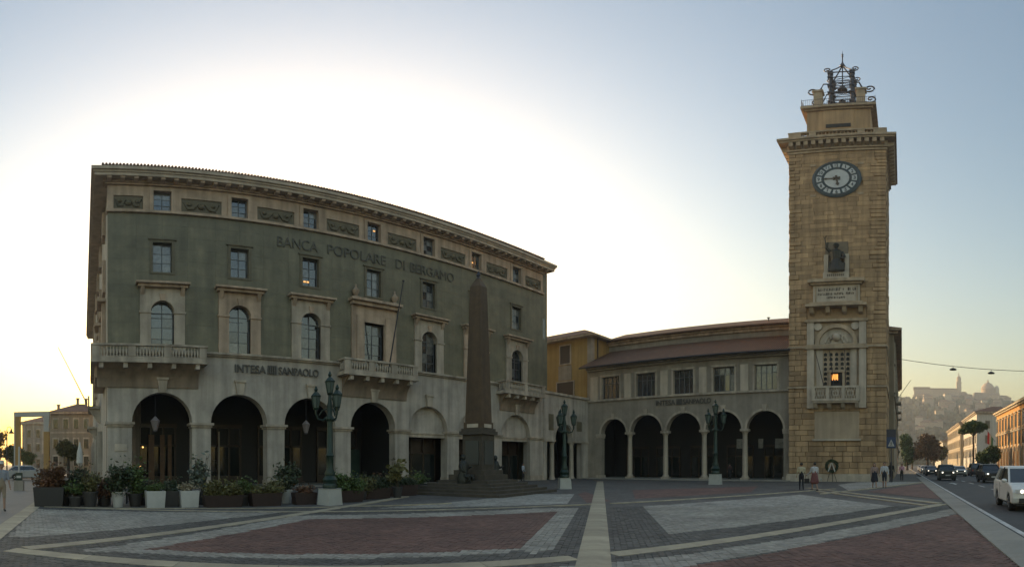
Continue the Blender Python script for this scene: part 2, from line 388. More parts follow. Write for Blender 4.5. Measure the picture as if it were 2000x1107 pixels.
# ------------------------------------------------------------------ the bank
bank = thing('bank_building', 'five storey bank with green stone cladding, arcade and balconies behind the obelisk', 'building', (0, 34, 0))
BC = [4.78+5.33*i for i in range(7)]; BX0, BX1 = 1.14, 40.75
aw = MB()
ed = [BX0]+[(a+b)/2 for a, b in zip(BC, BC[1:])]+[BX1]
for i, c in enumerate(BC): aw.arch(ed[i], ed[i+1], 9.05, c, 2.02, 4.4, 0, .9, 0)
aw.obj('arcade_wall', ASH, bank)
im0 = None
for i in range(8):
    a = BX0-.06 if i == 0 else BC[i-1]+2.02-.08; b = BX1+.06 if i == 7 else BC[i]-2.02+.08
    MB().box(a-.1, b+.1, -.2, 1.02, 4.24, 4.4).box(a, b, -.1, .96, 4.1, 4.24).obj('impost', LIME, bank)
    MB().box(a+.04, b-.04, -.06, .94, 0, .5).obj('pier_base', LIME, bank)
for c in BC:
    MB().pxz([(c-.22, 6.38), (c+.22, 6.38), (c+.34, 7.25), (c-.34, 7.25)], -.2, .02).box(c-.4, c+.4, -.27, .02, 7.25, 7.4).obj('keystone', LIME, bank)
# arcade inside: floor, vault ceiling, back wall of shop fronts
MB().box(BX0, BX1, .02, 6.5, -.2, .06).obj('arcade_floor', KERB, bank)
MB().box(BX0, BX1, .9, 6.5, 7.6, 7.9).obj('arcade_ceiling', PLAST, bank)
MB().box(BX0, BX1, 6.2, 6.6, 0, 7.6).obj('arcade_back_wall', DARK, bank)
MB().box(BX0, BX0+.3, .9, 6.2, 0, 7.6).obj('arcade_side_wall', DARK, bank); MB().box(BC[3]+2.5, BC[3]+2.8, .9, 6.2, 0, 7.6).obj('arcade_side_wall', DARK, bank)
for i, c in enumerate(BC[:4]):
    sf = MB()
    for k in range(5): sf.box(c-2+k*.95, c-1.86+k*.95, 6.0, 6.18, .06, 4.6)
    sf.box(c-2, c+2.0, 6.0, 6.18, 3.0, 3.15); sf.box(c-2, c+2, 6.0, 6.18, 4.5, 4.8); sf.box(c-2, c+2, 6.02, 6.18, .06, .7)
    s_ = sf.obj('shop_front', SHOP, bank)
    for k in range(4): MB().box(c-1.86+k*.95, c-1.05+k*.95, 6.08, 6.12, .7, 3.0).obj('pane', SHOPG, s_)
for x0, x1, z1, m_ in ((BC[0]-.3, BC[0]+.15, 3.9, 'a'), (BC[0]+.6, BC[0]+.95, 3.9, 'a'), (BC[0]+1.2, BC[0]+1.5, 3.9, 'a'), (BC[1]-.1, BC[1]+.0, 4.2, 'b'), (BC[1]-1.6, BC[1]-.9, 2.3, 'b'), (BC[2]-1.2, BC[2]-1.05, 4.0, 'b'), (BC[3]+.4, BC[3]+1.9, 2.9, 'c')):
    MB().box(x0, x1, 5.5, 5.6, .06, z1).obj({'a': 'wooden_door_leaf', 'b': 'door_post', 'c': 'glass_screen'}[m_], {'a': mat('door_wood', (.16, .075, .03), .5, (.09, .045, .02), 4), 'b': LIME, 'c': mat('green_glass', (.05, .085, .07), .15, (.03, .055, .045), 1)}[m_], bank)
for c in BC[4:]:                                   # blind lunettes over dark doorways
    MB().pxz([(c-2.05, 4.2)]+[(c-2.03*cos(pi*i/16), 4.4+2.03*sin(pi*i/16)) for i in range(17)]+[(c+2.05, 4.2)], .5, .8).obj('lunette', ASH, bank)
    MB().box(c-2.02, c+2.02, .3, .85, 3.85, 4.2).box(c-2.02, c+2.02, .22, .86, 4.12, 4.24).obj('door_lintel', LIME, bank)
    d = MB()
    for k in range(4): d.box(c-2.02+k*1.307, c-1.9+k*1.307, 1.6, 1.75, 0, 3.85)
    d.box(c-2.02, c+2.02, 1.6, 1.75, 2.5, 2.62).box(c-2.1, c+2.1, 1.8, 2.0, 0, 7.6)
    d_ = d.obj('door_screen', SHOP, bank)
    for k in range(3): MB().box(c-1.9+k*1.307, c-.713+k*1.307, 1.66, 1.69, .1, 2.5).obj('pane', SHOPG, d_)
# string course
MB().box(BX0-.1, BX1+.1, -.28, .5, 9.13, 9.28).box(BX0-.04, BX1+.05, -.16, .5, 9.02, 9.13).obj('string_course', LIME, bank)
# green upper wall
H2 = [(c-.78, c+.78, 9.3, 12.85) for c in BC]; H2[3] = (BC[3]-.9, BC[3]+.9, 9.3, 12.7)
H3 = [(c-.72, c+.72, 14.95, 17.38) for c in BC]
SUR = [(c-1.5, c+1.5, 9.3, 14.05) for c in BC]; SUR[3] = (BC[3]-2.0, BC[3]+2.0, 9.3, 14.45)
MB().holes(BX0+.05, BX1-.02, 9.28, 19.66, .07, .6, H2+H3).obj('upper_wall', GREEN, bank)
nz, cols = 11, []
xg = [BX0]
for c in BC: xg += [c-1.72, c+1.72]
xg = sorted(xg+[BX1]); xg2 = [xg[0]]
for a, b in zip(xg, xg[1:]):
    k = max(1, round((b-a)/1.8)); xg2 += [a+(b-a)*(i+1)/k for i in range(k)]
zz = [9.28+(19.66-9.28)*i/nz for i in range(nz+1)]
for r in range(nz):
    for a, b in zip(xg2, xg2[1:]):
        rc = [(a+.003, b-.003, zz[r]+.003, zz[r+1]-.003)]
        for h in SUR+[(q[0]-.09, q[1]+.09, q[2]-.09, q[3]+.09) for q in H3]: rc = rsub(rc, h)
        if rc:
            p = MB(); d = random.uniform(-.003, .003)
            for q in rc: p.box(q[0], q[1], d, .09, q[2], q[3])
            p.obj('cladding_panel', GREEN, bank)
# piano nobile windows
WP2 = winproto(1.56, 2.72, 2, [.07, .85, 1.65, 2.35, 2.65], True); WP2m = winproto(1.8, 3.38, 2, [.07, .9, 1.75, 2.5, 3.31])
WP3 = winproto(1.3, 2.3, 2, 3); WPA = winproto(1.2, 1.7, 2, 3)
for i, c in enumerate(BC):
    if i == 3:
        MB().box(c-2, c-.9, -.16, .4, 9.29, 14.0).box(c+.9, c+2, -.16, .4, 9.29, 14.0).box(c-.9, c+.9, -.16, .4, 12.7, 14.0).box(c-1.6, c-.95, -.24, -.1, 9.3, 13.2).box(c+.95, c+1.6, -.24, -.1, 9.3, 13.2).obj('window_surround', ROSE, bank)
        MB().box(c-2.25, c+2.25, -.75, .3, 14.28, 14.5).box(c-2.1, c+2.1, -.5, .3, 14.0, 14.28).obj('window_cornice', ROSE, bank)
        for s_ in (-1.75, 1.75): MB().lathe([(.24, 14.5), (.24, 14.62), (.1, 14.7), (.25, 14.95), (.28, 15.15), (.12, 15.35), (.06, 15.5), (.09, 15.6), (.02, 15.72)], c+s_, -.3, 10).obj('urn', ROSE, bank, smooth=40)
        WP2m(bank, c, .3, 9.3, .2)
    else:
        s_ = MB().arch(c-1.5, c+1.5, 13.75, c, .78, 12.02, -.13, .4, 9.29)
        s_.box(c-1.56, c-.74, -.2, .38, 11.9, 12.03).box(c+.74, c+1.56, -.2, .38, 11.9, 12.03)
        s_.ring(c, 12.02, .8, .98, -.18, -.1, 14, 0, pi)
        s_.obj('window_surround', ROSE if i % 2 else LIME, bank)
        MB().box(c-1.8, c+1.8, -.68, .3, 13.95, 14.1).box(c-1.65, c+1.65, -.45, .3, 13.75, 13.95).obj('window_cornice', ROSE, bank)
        for q in (-1.34, 1.34): MB().pyz([(-.13, 13.2), (-.42, 13.75), (-.13, 13.75)], c+q-.13, c+q+.13).obj('console', ROSE, bank)
        MB().pxz([(c-.13, 12.78), (c+.13, 12.78), (c+.2, 13.3), (c-.2, 13.3)], -.26, -.1).obj('keystone', ROSE, bank)
        WP2(bank, c, .3, 9.3, .25)
    f = MB()
    for q in ((-.84, -.64, 14.83, 17.5), (.64, .84, 14.83, 17.5), (-.64, .64, 14.83, 14.98), (-.64, .64, 17.3, 17.5)): f.box(c+q[0], c+q[1], -.05, .4, q[2], q[3])
    f.box(c-.95, c+.95, -.12, .2, 17.5, 17.6).obj('window_surround', GREEND, bank)
    WP3(bank, c, .28, 14.98, (.7, .3, .3, .8, .7, .6, .7)[i])
LIT = mat('lit_room', (.6, .35, .12), .5, emit=(1, .5, .16), estr=.55)
for c, z, dx in ((BC[2], 15.35, -.35), (BC[2], 15.35, -.1), (BC[3], 21.0, .2), (BC[5], 20.6, -.2)): MB().box(c+dx-.09, c+dx+.09, .255, .275, z, z+.13).obj('lit_lamp', LIT, bank)
# attic: rose frame, green relief panels, windows
HA = [(c-.66, c+.66, 19.92, 21.66) for c in BC]
PN = []
for i in range(8):
    a = BX0+.4 if i == 0 else BC[i-1]+1.28; b = BX1-.35 if i == 7 else BC[i]-1.28
    PN.append((a, b, 19.98, 21.12))
MB().holes(BX0, BX1, 19.86, 22.1, -.02, .6, HA+PN).obj('attic_wall', ROSE, bank)
MB().box(BX0-.08, BX1+.08, -.2, .5, 19.66, 19.86).obj('attic_sill_course', ROSE, bank)
for i, p in enumerate(PN):
    q = MB().box(p[0], p[1], .06, .2, p[2], p[3]).obj('relief_panel', GREEND, bank)
    r = MB(); w = p[1]-p[0]; cx = (p[0]+p[1])/2
    for s_ in (-1, 1):
        r.tube([(cx+s_*w*.08, .04, 20.75), (cx+s_*w*.2, .03, 20.25), (cx+s_*w*.34, .04, 20.2), (cx+s_*w*.44, .04, 20.8)], [.05, .09, .07, .04], 6)
        r.ball((cx+s_*w*.3, .05, 20.65), .16, 8, 5)
    r.ball((cx, .05, 20.5), .24, 8, 6); r.obj('relief_garland', GREEND, q, smooth=60)
for i, c in enumerate(BC):
    f = MB()
    for q in ((-.86, -.6, 19.87, 21.85), (.6, .86, 19.87, 21.85), (-.6, .6, 21.62, 21.85)): f.box(c+q[0], c+q[1], -.1, .35, q[2], q[3])
    f.obj('window_surround', ROSE, bank); WPA(bank, c, .28, 19.9, .4)
# main cornice on front, left and right
MB().box(BX0-.15, BX1+.15, -.2, .5, 22.02, 22.16).box(BX0-.3, BX1+.3, -.3, .5, 22.16, 22.4).obj('bed_moulding', ROSE, bank)
md = MB().pyz([(0, 0), (-.45, .08), (-.5, .24), (0, .24)], -.15, .15).mesh('modillion', ROSE)
n = 46
for i in range(n): link('modillion', md, bank, (BX0+.1+(BX1-BX0-.2)*i/(n-1), -.3, 22.16))
MB().pxy([(BX0-.86, -.86), (BX1+.86, -.86), (BX1+.86, 20), (BX1, 20), (BX1, .5), (BX0+.3, .5), (BX0-.6, 50), (BX0-1.58, 50)], 22.4, 22.68).pxy([(BX0-.94, -.94), (BX1+.94, -.94), (BX1+.94, 20), (BX1, 20), (BX1, .5), (BX0+.3, .5), (BX0-.6, 50), (BX0-1.66, 50)], 22.68, 22.86).pxy([(BX0-1.06, -1.06), (BX1+1.06, -1.06), (BX1+1.06, 20), (BX1, 20), (BX1, .5), (BX0+.3, .5), (BX0-.6, 50), (BX0-1.78, 50)], 22.86, 23.14).obj('cornice', CORN, bank)
rf = MB().loft([[(BX0-.35, .0, 23.1), (BX1+.2, .0, 23.1), (BX1+.2, 22, 23.1), (BX0-1.0, 50, 23.1)], [(BX0-.35, .0, 23.92), (BX1+.2, .0, 23.92), (BX1+.2, 22, 23.92), (BX0-1.0, 50, 23.92)], [(BX0+6, 7, 25.5), (BX1-6, 7, 25.5), (BX1-6, 15, 25.5), (BX0+6, 40, 25.5)]])
rf_ = rf.obj('roof', TILEF, bank)
tl = MB()
k = 0; x = BX0-.3
while x < BX1+.15:
    tl.tube([(x, -.14, 23.9), (x, .9, 24.16)], .085, 6); x += .23
stuff(tl.obj('roof_tile_ends', TILEF, bank))
# body of the block behind the front; side walls
MB().pxy([(BX0+.06, .6), (BX1-.05, .6), (BX1-.05, 22), (BX0-.7, 50)], 7.9, 23.1).obj('side_wall', LIME, bank)
MB().pxy([(BX0+.02, .9), (BX0+3, 6.55), (BX1-.1, 6.6), (BX1-.1, 22), (BX0-.72, 50)], 0, 7.9).obj('lower_side_wall', ASH, bank)
MB().box(BX1-.02, BX1+1.3, .5, 20, 0, 22.6).obj('recessed_bay', GREEN, bank)
MB().box(BX1+.35, BX1+.85, .44, .55, 14.9, 17.2).obj('slit_window', CURT, bank)
MB().tube([(BX1+.12, .38, 9.3), (BX1+.12, .38, 14.2)], .09, 8).obj('drain_pipe', LAMPG, bank)
# features of the left flank, seen at a grazing angle
for k, y in enumerate((5, 12, 19, 26, 33, 40)):
    xx = BX0-.72*y/50
    MB().box(xx-.55, xx+.1, y-1.4, y+1.4, 13.9, 14.15).box(xx-.22, xx+.1, y-1.1, y+1.1, 9.3, 13.9).obj('flank_window_surround', ROSE, bank)
    MB().box(xx-.18, xx+.1, y-.9, y+.9, 19.7, 21.8).obj('flank_window_surround', ROSE, bank)
    MB().box(xx-.16, xx+.1, y-.9, y+.9, 14.8, 17.5).obj('flank_window_surround', ROSE, bank)
for k, y in enumerate((10, 17, 24, 31, 38, 45)):
    xx = BX0-.72*y/50
    MB().box(xx-.35, xx+.1, y-.5, y+.5, 0, 4.4).obj('flank_pilaster', ASH, bank)
# balconies: slab, rails, balusters, cove
bal_me = MB().lathe([(.06, 0), (.06, .05), (.04, .1), (.085, .25), (.08, .34), (.04, .5), (.035, .56), (.065, .6), (.065, .66)], 0, 0, 8).mesh('baluster', LIME, 45)
COVE_SHADE = mat('cove_stone_shaded', (.27, .205, .145), .9, (.19, .145, .105), .8, .2, 12, streak=.3)  # rose stone darkened: the shade under the balconies is put into the colour
def balcony(x0, x1, wrap=None, cove=True):
    pr = 1.15
    b = MB().box(x0, x1, -pr, 0, 8.32, 8.5).box(x0-.08, x1+.08, -pr-.09, 0, 8.2, 8.32).obj('balcony', LIME, bank)
    MB().box(x0-.06, x1+.06, -pr-.07, -pr+.2, 9.32, 9.46).box(x0-.06, x0+.2, -pr+.2, 0, 9.32, 9.46).box(x1-.2, x1+.06, -pr+.2, 0, 9.32, 9.46).obj('balcony_rail', LIME, b)
    MB().box(x0, x1, -pr, -pr+.16, 8.5, 8.62).obj('rail_base', LIME, b)
    npd = 3 if x1-x0 < 6 else 4
    for k in range(npd):
        xp = x0+.25+(x1-x0-.5)*k/(npd-1); MB().box(xp-.24, xp+.24, -pr-.02, -pr+.18, 8.62, 9.32).obj('pedestal', LIME, b)
        if k < npd-1:
            xe = x0+.25+(x1-x0-.5)*(k+1)/(npd-1); m_ = max(3, int((xe-xp-.5)/.2))
            for j in range(m_): link('baluster', bal_me, b, (xp+.24+(xe-xp-.48)*(j+.5)/m_, -pr+.08, 8.64))
    for j in range(3): 
        yb = -pr+.3+j*.25; link('baluster', bal_me, b, (x0+.08, yb, 8.64)); link('baluster', bal_me, b, (x1-.08, yb, 8.64))
    pts = [(0, 6.72)]+[(-.92+.86*cos(pi/2*k/8), 6.85+1.35*sin(pi/2*k/8)) for k in range(9)]+[(-.95, 8.2), (0, 8.2)]
    MB().pyz([(-.02, 6.72)]+[(-.1-1.0*(k/8)**2.6, 6.72+1.48*(k/8)) for k in range(9)]+[(0, 8.2)], x0+.35, x1-.35).obj('cove', COVE_SHADE, b)
    for k in range(5):
        xb = x0+.6+(x1-x0-1.2)*k/4; MB().box(xb-.14, xb+.14, -pr+.02, 0, 7.86, 8.2).obj('bracket', LIME, b)
    return b
b1 = balcony(.1, 7.55); balcony(17.65, 24.15); balcony(34.05, 39.7)
MB().box(.1, 1.1, .01, 8, 8.32, 8.5).box(.02, 1.1, .01, 8.1, 8.2, 8.32).box(.04, .3, .01, 8, 9.32, 9.46).box(.1, .26, .01, 8, 8.5, 8.62).obj('flank_balcony', LIME, b1)
for j in range(20): link('baluster', bal_me, b1, (.18, .2+j*.38, 8.64))
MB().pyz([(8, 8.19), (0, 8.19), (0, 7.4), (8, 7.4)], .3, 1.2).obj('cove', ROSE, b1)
for (ya, z0) in ((14, 5.1), (24, 3.9)):
    xx = BX0-.72*ya/50
    MB().box(xx-1.15, xx+.1, ya, ya+6, z0+1.7, z0+1.95).box(xx-1.15, xx-1.0, ya, ya+6, z0+1.95, z0+2.9).pxz([(xx+.1, z0+.3), (xx-.3, z0+.6), (xx-1.05, z0+1.7), (xx+.1, z0+1.7)], ya+.2, ya+1.2).obj('flank_balcony', LIME, bank)
SIGNL = mat('sign_letters', (.075, .07, .062), .5)
t_ = (lettering('BANCA', 3.15, .86, LETTER, bank, (12.85, -.06, 17.92)), lettering('POPOLARE', 5.05, .86, LETTER, bank, (16.8, -.06, 17.92)), lettering('DI', .85, .86, LETTER, bank, (22.8, -.06, 17.92)), lettering('BERGAMO', 4.6, .86, LETTER, bank, (24.2, -.06, 17.92)))
lettering('INTESA', 2.25, .56, SIGNL, bank, (9.75, -.08, 7.98), .08, bold=.01); lettering('SANPAOLO', 3.1, .56, SIGNL, bank, (12.95, -.08, 7.98), .08, bold=.01)
def logo(parent, x, y, z, s=.62):
    m = MB()
    for k in range(5): m.box(x+k*s/4.5, x+k*s/4.5+s*.12, y-.05, y+.04, z, z+s*1.02)
    for k in range(4): m.box(x, x+s, y-.03, y+.03, z+s*(.1+k*.25), z+s*(.18+k*.25))
    m.obj('logo', SIGNL, parent)
logo(bank, 12.15, -.06, 7.96)
MB().box(1.62, 2.42, -.05, .02, 2.5, 2.95).obj('wall_plaque', MARBLE, bank)
tag(MB().tube([(21.5, 33.1, 8.5), (21.75, 31.4, 15.7)], [.06, .035], 8).ball((21.75, 31.4, 15.75), .09).obj('flagpole', IRON), 'bare dark flagpole leaning out from the central bank balcony', 'flagpole')
tag(MB().tube([(-.25, 45.5, 6.9), (-2.75, 44, 11.8)], [.05, .03], 8).obj('flagpole', POTD), 'bare slanted flagpole on the flank of the bank', 'flagpole')
# ------------------------------------------------------------------ terrace wing between bank and portico
wing = thing('terrace_wing', 'low pale wing with a triple opening between the bank and the arcade', 'building', (0, 34, 0))
X0, X1 = BX1+.1, 48.9; xa, xb, xc, xd = 42.85, 45.9, 41.4, 47.6
wm = MB().arch(xa-.35, xb+.35, 9.0, (xa+xb)/2, (xb-xa)/2, 4.4, 0, .7)
wm.box(X0, xa-.35, .004, .7, 4.1, 9.0).box(xb+.35, X1+.3, .004, .7, 4.1, 9.0).box(X0, xc, .004, .7, 0, 4.1).box(xd, X1+.3, .004, .7, 0, 4.1).box(xa-.35, xa, .002, .7, 4.1, 4.4).box(xb, xb+.35, .002, .7, 4.1, 4.4)
wm.obj('wing_wall', ASH, wing)
MB().box(X0, xa-.02, -.08, .72, 4.0, 4.2).obj('impost', LIME, wing); MB().box(xb+.02, X1+.2, -.08, .72, 4.0, 4.2).obj('impost', LIME, wing)
MB().box(X0, X1+.3, -.2, .6, 9.0, 9.25).obj('string_course', LIME, wing)
colm = MB().lathe([(.36, 0), (.36, .15), (.29, .25), (.27, .4), (.235, 3.6), (.25, 3.7), (.34, 4.0)], 0, 0, 14).mesh('column', LIME, 40)
for x in (xa-.2, xb+.2): link('column', colm, wing, (x, .35, 0))
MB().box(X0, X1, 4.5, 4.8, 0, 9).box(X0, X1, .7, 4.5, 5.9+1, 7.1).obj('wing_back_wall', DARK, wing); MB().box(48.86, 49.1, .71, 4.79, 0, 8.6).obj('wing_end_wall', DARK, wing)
MB().box(41.7, 42.5, -.03, .1, 5.2, 6.9).obj('wall_niche', GREEND, wing); MB().box(46.6, 47.6, -.03, .1, 5.3, 6.4).obj('wall_niche', GREEND, wing)
MB().box(X0, X1+1.5, .7, 8, 8.6, 9.0).obj('terrace_floor', KERB, wing)
# ------------------------------------------------------------------ arcade building (local x = -world y, local y = into the building)
por = thing('arcade_building', 'two storey grey building on slender columns and round arches left of the tower', 'building', (48.9, 0, 0), -pi/2)
PX = [-32.5, -28.66, -24.28, -19.85, -15.47, -11.2]
am = MB()
for i, (a, b) in enumerate(zip(PX, PX[1:])):
    c = (a+b)/2; r = (b-a)/2-.27
    am.arch(a if i else -34, b if i < 4 else -10.6, 8.75, c, r, 5.05, 0, .75)
am.box(-34, PX[0]+.25, 0, .75, 0, 5.05).box(PX[5]-.25, -10.6, 0, .75, 0, 5.05)
am.obj('arcade_wall', PLAST, por)
csh = MB().lathe([(.27, .42), (.285, .8), (.275, 2.5), (.235, 4.4)], 0, 0, 16).mesh('column', LIME, 40)
cba = MB().box(-.4, .4, -.4, .4, 0, .18).lathe([(.37, .18), (.39, .25), (.33, .32), (.34, .37), (.27, .43)], 0, 0, 14).mesh('column_base', LIME, 40)
cca = MB().lathe([(.24, 4.38), (.27, 4.42), (.24, 4.46), (.25, 4.55), (.38, 4.82)], 0, 0, 14).box(-.42, .42, -.42, .42, 4.82, 5.06).mesh('capital', LIME, 40)
for x in PX[1:5]:
    c = link('column', csh, por, (x, .38, .1)); link('column_base', cba, c); link('capital', cca, c)
for x in (PX[0], PX[5]):
    MB().box(x-.36, x+.36, -.1, .8, 4.8, 5.06).box(x-.33, x+.33, -.06, .78, 4.6, 4.8).obj('impost', LIME, por)
    MB().box(x-.36, x+.36, -.1, .8, 0, .4).obj('pier_base', LIME, por)
for a, b in zip(PX, PX[1:]):
    c = (a+b)/2; t = 5.05+(b-a)/2-.27
    MB().pxz([(c-.17, t-.06), (c+.17, t-.06), (c+.26, t+.62), (c-.26, t+.62)], -.14, .02).obj('keystone', LIME, por)
    MB().ring(c, 5.05, (b-a)/2-.27, (b-a)/2-.05, -.04, .05, 20, 0, pi).obj('archivolt', LIME, por)
MB().box(-34.4, -10.6, -1.2, 6, -.2, .1).box(-34.4, -10.6, -1.5, -1.2, -.2, .04).obj('arcade_floor', KERB, por)
MB().box(-34, -10.6, .75, 6, 7.6, 7.9).obj('arcade_ceiling', PLAST, por)
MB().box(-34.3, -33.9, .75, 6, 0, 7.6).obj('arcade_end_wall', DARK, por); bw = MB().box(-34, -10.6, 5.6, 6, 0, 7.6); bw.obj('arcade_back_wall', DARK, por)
for k, (a, b) in enumerate(zip(PX, PX[1:])):
    c = (a+b)/2; f = MB()
    for s_ in (-1.5, -.5, .5, 1.5): f.box(c+s_-.06, c+s_+.06, 5.4, 5.58, .1, 3.6)
    f.box(c-1.56, c+1.56, 5.4, 5.58, 3.5, 3.75).box(c-1.56, c+1.56, 5.42, 5.58, 2.5, 2.6)
    f_ = f.obj('shop_front', SHOP, por)
    for s_ in (-1.44, -.44, .56): MB().box(c+s_, c+s_+.88, 5.48, 5.52, .2, 2.5).obj('pane', SHOPG, f_)
for x, w in ((-17.3, 1.0), (-13.1, 1.5), (-14.9, .5)):
    MB().box(x, x+w, 3.2, 3.3, 3.3, 4.3).obj('hanging_sign', mat('sign_grey', (.35, .34, .3), .6, (.12, .12, .11), 3), por)
# first floor
WN = [(-32.23, -29.65), (-27.76, -25.19), (-23.3, -20.8), (-18.86, -16.33), (-14.47, -11.97)]
HW = [(a+.1, b-.1, 9.0, 11.55) for a, b in WN]
MB().holes(-34, -10.6, 8.95, 12.55, 0, .5, HW).obj('upper_wall', PLAST, por)
MB().box(-34, -10.6, -.2, .5, 8.75, 8.95).obj('string_course', LIME, por)
MB().box(-34, -10.6, -.3, .5, 12.3, 12.5).box(-34, -10.6, -.62, .5, 12.5, 12.7).obj('eaves_cornice', PLAST, por)
WPP = winproto(2.38, 2.52, 4, [.07, 1.75, 2.45], fr=.08, mid=.06)
for i, (a, b) in enumerate(WN):
    c = (a+b)/2; s_ = MB()
    for q in ((a-.08, a+.12, 8.96, 11.6), (b-.12, b+.08, 8.96, 11.6), (a-.08, b+.08, 11.53, 11.75)): s_.box(q[0], q[1], -.1, .35, q[2], q[3])
    s_.obj('window_surround', LIME, por); WPP(por, c, .3, 9.0, (0, 0, 0, .25, .8)[i])
    if i < 4:
        d = (b+WN[i+1][0])/2
        MB().box(d-.42, d+.42, -.13, .02, 8.96, 11.65).obj('pilaster_panel', MARBLE, por)
MB().box(-33.6, -32.6, -.13, .02, 8.96, 11.65).obj('pilaster_panel', LIME, por)
# roofs
MB().loft([[(-34.6, -.95, 12.68), (-10.6, -.95, 12.68), (-10.6, 5.6, 15.75), (-34.4, 5.6, 15.75)], [(-34.6, -.95, 12.82), (-10.6, -.95, 12.82), (-10.6, 5.6, 15.9), (-34.4, 5.6, 15.9)]]).obj('lower_roof', TILE, por)
MB().tube([(-34.6, -1.0, 12.68), (-10.6, -1.0, 12.68)], .09, 8).obj('gutter', BRONZE, por)
MB().box(-34.7, -8, 5.4, 14, 7.6, 17.0).obj('clerestory_wall', PLAST, por)
MB().box(-34.7, -8, 4.9, 5.6, 16.75, 16.95).box(-34.7, -8, 5.15, 5.6, 16.45, 16.75).obj('clerestory_cornice', ROSE, por)
MB().loft([[(-34.7, 4.5, 16.95), (-8, 4.5, 16.95), (-8, 14, 16.95), (-34.7, 14, 16.95)], [(-34.7, 4.5, 17.1), (-8, 4.5, 17.1), (-8, 9.5, 19.0), (-34.7, 9.5, 19.0)]]).obj('upper_roof', TILE, por)
MB().tube([(-14.8, 7, 17.6), (-14.8, 7, 18.45)], .08, 6).box(-14.95, -14.65, 6.9, 7.1, 18.4, 18.5).obj('roof_vent', IRON, por)
for k, (tx, w, x) in enumerate((('INTESA', 2.25, -25.2), ('SANPAOLO', 3.1, -22.05))): lettering(tx, w, .55, SIGNL, por, (x, -.08, 7.86), .08, bold=.01)
logo(por, -22.8, -.06, 7.84)
# ------------------------------------------------------------------ yellow corner house
yh = thing('yellow_house', 'ochre yellow house with hipped tile roof rising behind the terrace wing', 'house', (50.4, 34.6, 0))
hl = [(-.01, .01)]
yw = MB().box(0, 6.0, 0, 14, 0, 17.0).obj('wall', YELLOW, yh)
MB().box(-.12, .5, -.12, .5, 9, 17.0).obj('quoin_strip', PLAST, yh)
MB().box(-.06, .02, 2.9, 4.9, 12.0, 13.85).obj('grey_panel', PLAST, yh)
MB().box(-.9, 6.9, -.9, 14.9, 17.0, 17.22).obj('eaves', LIME, yh)
MB().loft([[(-1, -1, 17.22), (7, -1, 17.22), (7, 15, 17.22), (-1, 15, 17.22)], [(2.9, 3, 19.0), (3.1, 3, 19.0), (3.1, 11, 19.0), (2.9, 11, 19.0)]]).obj('roof', TILE, yh)
for z0, z1, y0, y1 in ((14.1, 16.4, 3.1, 4.6), (10.0, 11.75, 2.6, 5.1)):
    w_ = MB().box(-.1, .05, y0-.15, y1+.15, z0-.15, z0).box(-.1, .05, y0-.15, y0, z0, z1).box(-.1, .05, y1, y1+.15, z0, z1).box(-.1, .05, y0-.15, y1+.15, z1, z1+.15).obj('window', LIME, yh)
    MB().box(-.03, .02, y0, y1, z0, z1).obj('shutter', mat('dark_shutter', (.035, .024, .016), .6), w_)
MB().tube([(1.2, -.12, 12), (1.2, -.12, 17)], .07, 6).obj('drain_pipe', BRONZE, yh)
# ------------------------------------------------------------------ street house behind the tower
sh = thing('street_house', 'tan street house with deep eaves running back behind the tower', 'house', (58.2, .95, 0))
MB().box(0, 47, 0, 12, 0, 16.9).obj('wall', TAN, sh)
MB().box(-.75, 47.5, -.82, 12, 16.9, 17.15).box(-.4, 47.2, -.45, 12, 16.6, 16.9).obj('eaves', ROSE, sh)
MB().loft([[(-.8, -.88, 17.15), (47.5, -.88, 17.15), (47.5, 12, 17.15), (-.8, 12, 17.15)], [(4, 5, 19.2), (42, 5, 19.2), (42, 7, 19.2), (4, 7, 19.2)]]).obj('roof', TILE, sh)
for z in (4.6, 9.3): MB().box(-.12, 47, -.15, .05, z, z+.25).obj('string_course', LIME, sh)
for k in range(11):
    for z0 in (5.4, 10.2, 13.6):
        w_ = MB().box(1.6+k*4.2, 3.2+k*4.2, -.14, .05, z0-.2, z0+2.4).obj('window', LIME, sh); MB().box(1.8+k*4.2, 3.0+k*4.2, -.16, .06, z0, z0+2.2).obj('shutter', GREEND, w_)
for k in range(3): MB().box(8+k*12, 11+k*12, -.8, 0, 9.5, 9.7).box(8+k*12, 11+k*12, -.8, -.72, 9.7, 10.6).obj('balcony', LIME, sh)
tag(MB().tube([(68, .9, 9.9), (70.5, -1.15, 13.2)], [.05, .035], 6).obj('flagpole', mat('pole_white', (.5, .45, .36), .5)), 'pale bare flagpole slanting out over the street from the tan house', 'flagpole')
# ------------------------------------------------------------------ clock tower (local x = -world y; x -10.72 .. -1.55)
TX0, TX1, TC = -10.72, -1.55, -6.15
tw = thing('clock_tower', 'tall tan stone clock tower with a bell cage on top', 'tower', (48.2, 0, 0), -pi/2)
ZT = 35.7
MB().box(TX0+.14, TX1-.14, .14, 9.2, 0, ZT).obj('core_wall', TOWERC, tw)
NICH = (TC-1.08, TC+1.08, 20.15, 23.9)
BLK = [(TC-2.8, TC+2.8, 6.9, 15.4), (TC-2.1, TC+2.1, 3.9, 6.6), (TC-2.2, TC+2.2, 17.25, 19.5), (TC-2.85, TC+2.85, 15.4, 17.05), NICH, (TC-1.3, TC+1.3, 19.4, 20.3)]
rows = []; z = .72
while z < ZT-.1:
    h = random.choice((.42, .48, .52, .56)); 
    if z < 8: h *= 1.05
    rows.append((z, min(z+h, ZT))); z += h
stones = []
